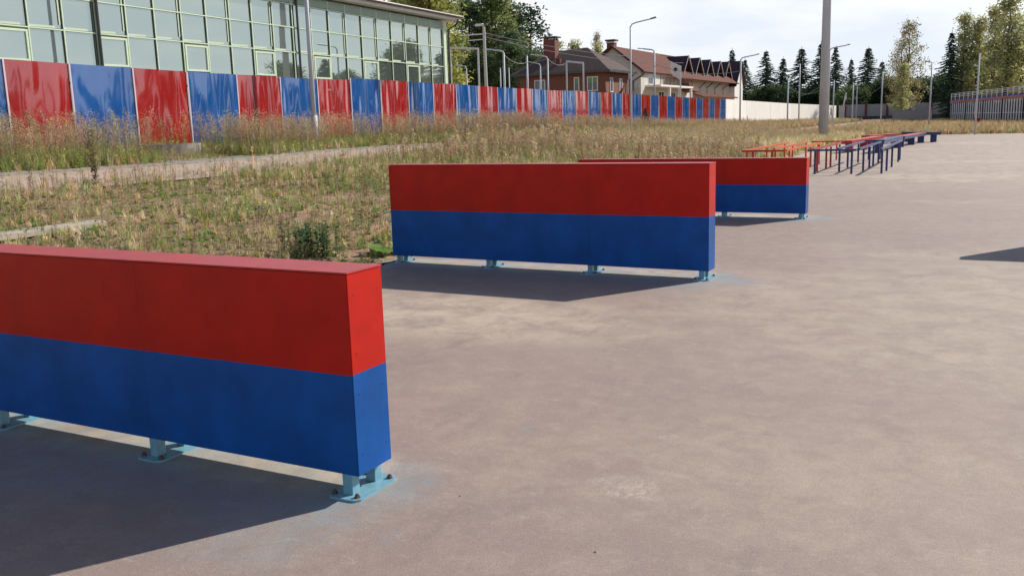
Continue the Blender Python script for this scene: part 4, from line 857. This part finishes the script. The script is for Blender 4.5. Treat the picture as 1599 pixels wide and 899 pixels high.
plant('young_sapling', 'yellow green leafy sapling before the third red fence panel', 'plant', (-19.8, 22.3, float(H(-19.8, 22.3))), P_sg)
P_bu = [(rosette(7, (.15, .25, .06), .30, .10), (0, 0, 1, 0)), (rosette(5, (.17, .27, .07), .22, .08), (.1, .25, 1, 2))]
plant('burdock', 'broad light green leaves lying at the left foot of the middle barrier', 'plant', (-6.45, 9.35, .03), P_bu)
P_y = [(leafy(R_.uniform(.6, 1.0), 26, (.22, .28, .05), GRN, .10, .03), (R_.gauss(0, .15), R_.gauss(0, .15), 1, R_.uniform(0, 6))) for k in range(9)]
plant('green_shrub', 'bright yellow green shrub in the brown weeds left of the orange rails', 'plant', (-8.2, 36, float(H(-8.2, 36))), P_y)
fl = thing('wildflowers', 'small cluster of white wildflowers in the middle of the field', 'flowers', (-9.1, 10.03, float(H(-9.1, 10.03))))
mb = MB(); mh = MB()
for k in range(16):
    x, y, z = R_.gauss(0, .14), R_.gauss(0, .14), R_.uniform(.16, .3); mb.tube([(x * .4, y * .4, 0), (x, y, z)], .003, 4); r = R_.uniform(.012, .022)
    mh.poly([(x + r * math.cos(a * .785), y + r * math.sin(a * .785), z + .004 * (a % 2)) for a in range(8)])
mb.build('stems', M['stem'], fl); mh.build('flower_heads', M['petal'], fl)

# ------------------------------------------------------------------ trees
def quads(P, D, W, C):
    """leaf cards: P centre (n,3), D half-length vector, W half-width vector"""
    n = len(P); V = np.stack([P - D, P + W, P + D, P - W], 1).reshape(-1, 3); F = np.arange(4 * n).reshape(n, 4); return V, F, np.repeat(C, 4, 0)
def rv(n): v = rng.normal(size=(n, 3)); return v / np.linalg.norm(v, axis=1, keepdims=True)
def tint(n, c, k=.25): return np.clip(np.array(c)[None] * (1 + rng.normal(0, k, (n, 1))) * (1 + rng.normal(0, .08, (n, 3))), .004, 1)
def spruce_crown(dense=1.0, ragged=.25, c=(.034, .056, .036)):
    P, D, W = [], [], []; z = .06
    while z < .985:
        R0 = min(.43 * (1 - z), .205) * (1 + rng.normal(0, ragged * .45)) * (.75 + .25 * min(1, z / .12)) + .004; nb = int((7 + 8 * (1 - z)) * dense)
        for k in range(nb):
            a = rng.random() * 6.283; R1 = R0 * rng.uniform(1 - ragged * 1.6, 1.1 + ragged * .4); m_ = max(3, int(R1 * 60))
            for j in range(m_):
                f = (j + .6) / m_; p = np.array([math.cos(a) * R1 * f, math.sin(a) * R1 * f, z - R1 * .30 * f ** 1.4 + R1 * .22 * max(0, f - .7) + rng.normal(0, .003)])
                side = np.array([-math.sin(a), math.cos(a), 0]); d = np.array([math.cos(a), math.sin(a), -.35]); ln = .015 + .012 * (1 - f)
                for sg in (-1, 1):
                    dd = (d * .8 + side * sg * rng.uniform(.3, 1.1) + np.array([0, 0, -rng.uniform(0, .5)])); dd = dd / np.linalg.norm(dd) * ln
                    P.append(p + dd * .6); D.append(dd); W.append(np.cross(dd, rv(1)[0]) * .42)
        z += .019 + .026 * (1 - z)
    for k in range(14): P.append(np.array([0, 0, .93 + k * .006])); D.append(np.array([rng.normal(0, .003), rng.normal(0, .003), .014])); W.append(rv(1)[0] * .0035)
    P, D, W = map(np.array, (P, D, W)); V, F, C = quads(P, D, W, tint(len(P), c, .28)); return V, F, C
def broad_crown(nclump=70, per=26, shape=None, c=(.10, .13, .04), size=.018, spread=.045, c2=None):
    P = []; shape = shape or (lambda z: .16 * math.sin(math.pi * min(1, max(0, (z - .15) / .9)) ** .8) + .02)
    cc = []
    for k in range(nclump):
        z = rng.uniform(.18, .98); R0 = shape(z) * rng.uniform(.25, 1.1); a = rng.random() * 6.283; c0 = np.array([math.cos(a) * R0, math.sin(a) * R0, z])
        n = int(per * rng.uniform(.6, 1.4)); P.append(c0 + rng.normal(0, 1, (n, 3)) * spread * np.array([.8, .8, .75 + .0]))
        base = np.array(c) if (c2 is None or rng.random() < .6) else np.array(c2); cc.append(np.clip(base * (1 + rng.normal(0, .15)) * (1 + rng.normal(0, .2, (n, 1))), .005, 1))
    P = np.concatenate(P); cc = np.concatenate(cc); n = len(P); D = rv(n) * size * rng.uniform(.5, 1.2, (n, 1)); W = np.cross(D, rv(n)) * .6; return quads(P, D, W, cc)
def trunk_mb(kind):
    mb = MB(); pts = [(rng.normal(0, .004), rng.normal(0, .004), z) for z in np.linspace(0, .96, 8)]; pts[0] = (0, 0, -.03)
    mb.tube(pts, .016 if kind != 'broad' else .018, 7, r2=.002, cap=False)
    nb = 16 if kind == 'broad' else 8 if kind == 'spruce' else 14
    for k in range(nb):
        z = rng.uniform(.22, .88); a = rng.random() * 6.28; L_ = (.13 if kind != 'spruce' else .08) * (1.15 - z) * rng.uniform(.7, 1.5); up = L_ * (1.1 if kind == 'broad' else .1)
        mb.tube([(0, 0, z), (math.cos(a) * L_ * .5, math.sin(a) * L_ * .5, z + up * .5), (math.cos(a) * L_, math.sin(a) * L_, z + up)], .005, 4, r2=.001, cap=False)
    return mb
def make_mesh(V, F, C, name, material): return npmesh(name, V, F, tint=C, material=material)
CR = {}
CR['spruce'] = [make_mesh(*spruce_crown(1, r_), 'crown', M['needle']) for r_ in (.12, .2, .3, .35)]
CR['birch'] = [make_mesh(*broad_crown(170, 60, c=c_, size=.013, spread=.032, c2=c2_), 'crown', M['leaf']) for c_, c2_ in (((.25, .26, .075), (.34, .33, .10)), ((.19, .22, .075), (.28, .29, .09)), ((.14, .17, .065), (.20, .22, .08)))]
CR['dark'] = [make_mesh(*broad_crown(170, 60, c=(.065, .095, .048), size=.013, spread=.034, c2=(.11, .14, .06)), 'crown', M['leaf']) for _ in range(2)]
CR['sparse'] = [make_mesh(*broad_crown(120, 40, shape=lambda z: (.21 if z < .55 else .17 * (1.15 - z) / .55), c=(.19, .19, .09), size=.010, spread=.030, c2=(.24, .18, .09)), 'crown', M['leaf']) for _ in range(2)]
CR['column'] = [make_mesh(*broad_crown(150, 44, shape=lambda z: .115 * (1.08 - z) ** .55, c=(.29, .30, .15), size=.011, spread=.028, c2=(.38, .36, .17)), 'crown', M['leaf']) for _ in range(3)]  # leaf tint lightened in place of haze over the distance
CR['pine'] = [make_mesh(*broad_crown(60, 44, shape=lambda z: (.02 if z < .3 else .15 * (1.1 - z) ** .5), c=(.03, .05, .03), size=.013, spread=.028, c2=(.045, .07, .04)), 'crown', M['needle']) for _ in range(2)]
CR['bush'] = [make_mesh(*broad_crown(80, 60, shape=lambda z: .42 * math.sqrt(max(.05, 1 - (z - .35) ** 2 * 1.9)), c=c_, size=.034, spread=.09, c2=c2_), 'crown', M['leaf']) for c_, c2_ in (((.036, .064, .032), (.06, .095, .04)), ((.05, .08, .034), (.09, .125, .045)))]
TR = {k: trunk_mb(k).build('trunk', M['bark']) for k in ('broad', 'spruce', 'pine')}
for k, o in TR.items(): TRm = o.data; TR[k] = TRm; bpy.data.objects.remove(o)
tb = TR['broad'].copy(); tb.materials[0] = M['birchbark']; TR['birch'] = tb
def tree(kind, x, y, h, label, group, var=0, wide=1.0, name=None, trunk=None, cat='tree'):
    z = zg(x, y) - .05; o = thing(name or {'spruce': 'spruce_tree', 'birch': 'birch_tree', 'dark': 'dense_tree', 'sparse': 'sparse_tree', 'column': 'tall_tree', 'pine': 'pine_tree', 'bush': 'bush'}[kind], label, cat, (x, y, z), rng.random() * 6.28, group)
    o.scale = (h * wide, h * wide, h)
    tk = trunk or {'spruce': 'spruce', 'birch': 'birch', 'dark': 'broad', 'sparse': 'broad', 'column': 'broad', 'pine': 'pine', 'bush': 'broad'}[kind]
    link('trunk', TR[tk], o); link('crown', CR[kind][var % len(CR[kind])], o); return o
g1 = 'trees behind the glass hall'
tree('birch', -57.8, 90, 17.5, 'yellow green birch rising above the roof of the glass hall, farthest left', g1, 0, 1.3)
tree('birch', -52.0, 85, 16.8, 'yellow green birch above the right part of the hall roof', g1, 1, 1.3)
tree('birch', -50.5, 84, 15.0, 'drooping yellow green birch directly right of the hall corner', g1, 0, 1.25)
tree('dark', -55.2, 100, 15.6, 'dark tree behind the utility pole', g1, 0, 1.25)
tree('pine', -57.0, 108, 17.4, 'tall dark conifer, highest of the trees right of the hall', g1, 0, 1.4)
tree('birch', -51.7, 100, 15.8, 'olive green birch right of the utility pole', g1, 2, 1.2)
tree('dark', -52.8, 106, 15.6, 'dense dark tree between the olive birch and the pine', g1, 1, 1.2)
tree('dark', -48.6, 98, 11.2, 'low dark tree directly left of the brown roof', g1, 0, 1.3)
tree('pine', -49.5, 105, 15.2, 'ragged dark pine standing free above the brick chimney', g1, 1, 1.5)
tree('dark', -45.8, 92, 9.5, 'dark understorey tree behind the grey posts', g1, 1, 1.5)
tree('dark', -49.5, 92, 9.0, 'dark understorey tree behind the utility pole base', g1, 0, 1.6)
tree('dark', -42.4, 90, 8.3, 'dark understorey tree hidden behind the left end of the brown roof', g1, 1, 1.5)
tree('dark', -54.0, 92, 10.0, 'dark understorey tree behind the white metal frame', g1, 0, 1.5)
g2 = 'pale trees above the roofs'
tree('column', -57.2, 130, 12.9, 'pale rounded tree just right of the brick chimney', g2, 0, 1.6)
tree('column', -55.0, 132, 13.0, 'pale tree behind the middle of the brown roof', g2, 1, 1.2)
tree('sparse', -52.5, 135, 14.2, 'thin pale tree between the two houses roofs', g2, 0, .55)
tree('column', -51.9, 134, 12.4, 'pale green tree left of the gabled house chimney', g2, 2, .9)
tree('spruce', -35.5, 150, 11.6, 'small spruce tip above the last dormer', 'spruces', 0, .9)
g3 = 'spruces'
for i, (x, y, h, w_, lab) in enumerate([(-36.8, 165, 10.9, 1.0, 'leftmost spruce of the row, right beside the gabled house'), (-33.2, 165, 12.1, 1.15, 'second spruce of the row, tall with a slim tip'), (-30.5, 166, 10.8, 1.15, 'third spruce of the row, lower than both neighbours'),
        (-27.3, 165, 12.2, 1.35, 'broad spruce left of the mast with ragged branches'), (-24.5, 167, 13.0, .95, 'tallest slim spruce directly left of the mast'), (-21.8, 165, 12.1, .95, 'slim spruce directly right of the mast'),
        (-19.9, 170, 10.2, .9, 'small slim spruce between the mast and the broad pair'), (-16.7, 165, 11.7, 1.3, 'broad spruce right of the mast'), (-15.0, 170, 9.6, 1.1, 'small spruce at the right end of the row'), (-31.8, 172, 8.5, 1.0, 'short spruce filling the gap between the second and third')]):
    tree('spruce', x, y, h, lab, g3, i, w_)
for i, x in enumerate(np.arange(-44, 14, 1.75)):
    y = 160 + rng.uniform(-6, 7); h = rng.uniform(4.9, 6.6) * (.92 if x < -15 else 1.02)
    tree('bush', float(x), y, h, 'dark green bushy tree in the dense belt along the foot of the spruces', 'dark bushy trees of the belt', i, 1.25, name='bushy_tree')
g4 = 'tall trees on the right'
tree('sparse', -8.7, 135, 12.9, 'tall sparse tree with see through crown standing alone before the belt', g4, 0, 1.0)
tree('sparse', -9.7, 137, 10.9, 'lower brownish tree in front of the sparse one', g4, 1, 1.0)
tree('column', -8.9, 130, 7.2, 'short reddish green tree beside the shed', g4, 2, 1.5)
tree('spruce', -3.4, 126, 10.6, 'dark spruce at the left side of the tall right hand group', g4, 1, .85)
tree('column', -2.1, 128, 12.7, 'leftmost tall olive tree of the right hand group', g4, 0, 1.2)
tree('column', -.5, 129, 12.4, 'second olive tree of the right hand group', g4, 1, 1.2)
tree('column', 1.2, 125, 13.0, 'third olive tree of the right hand group', g4, 2, 1.2)
tree('column', 2.6, 122, 14.0, 'tallest olive tree of the right hand group', g4, 0, 1.35)
tree('column', 4.2, 124, 11.6, 'olive tree at the right edge of the photo', g4, 1, 1.3)
tree('column', 6.2, 120, 10.6, 'olive tree just past the right edge of the photo', g4, 2, 1.3)
tree('birch', .4, 135, 9.0, 'low yellow green tree filling behind the olive trunks', g4, 0, 1.9)
tree('birch', 4.0, 133, 8.6, 'low yellow green tree behind the right end of the stand', g4, 1, 1.9)
tree('spruce', -20.0, 60.2, 1.55, 'tiny young fir in front of the striped fence', None, 0, 1.5, name='young_fir')
for i in range(30):   # the wood across the track that the fence enamel and the facade glass mirror
    yy = 30 + i * 6.2; tree('dark' if i % 4 else 'spruce', 62 + rng.uniform(-6, 6) + i * .3, yy, float(np.interp(yy, [30, 112, 145, 210], [7.6, 8.6, 12.5, 20])) * rng.uniform(.78, 1.18), 'tree across the track, mirrored in the glass hall and the fence', 'trees mirrored in the glass facade', i, 1.7)
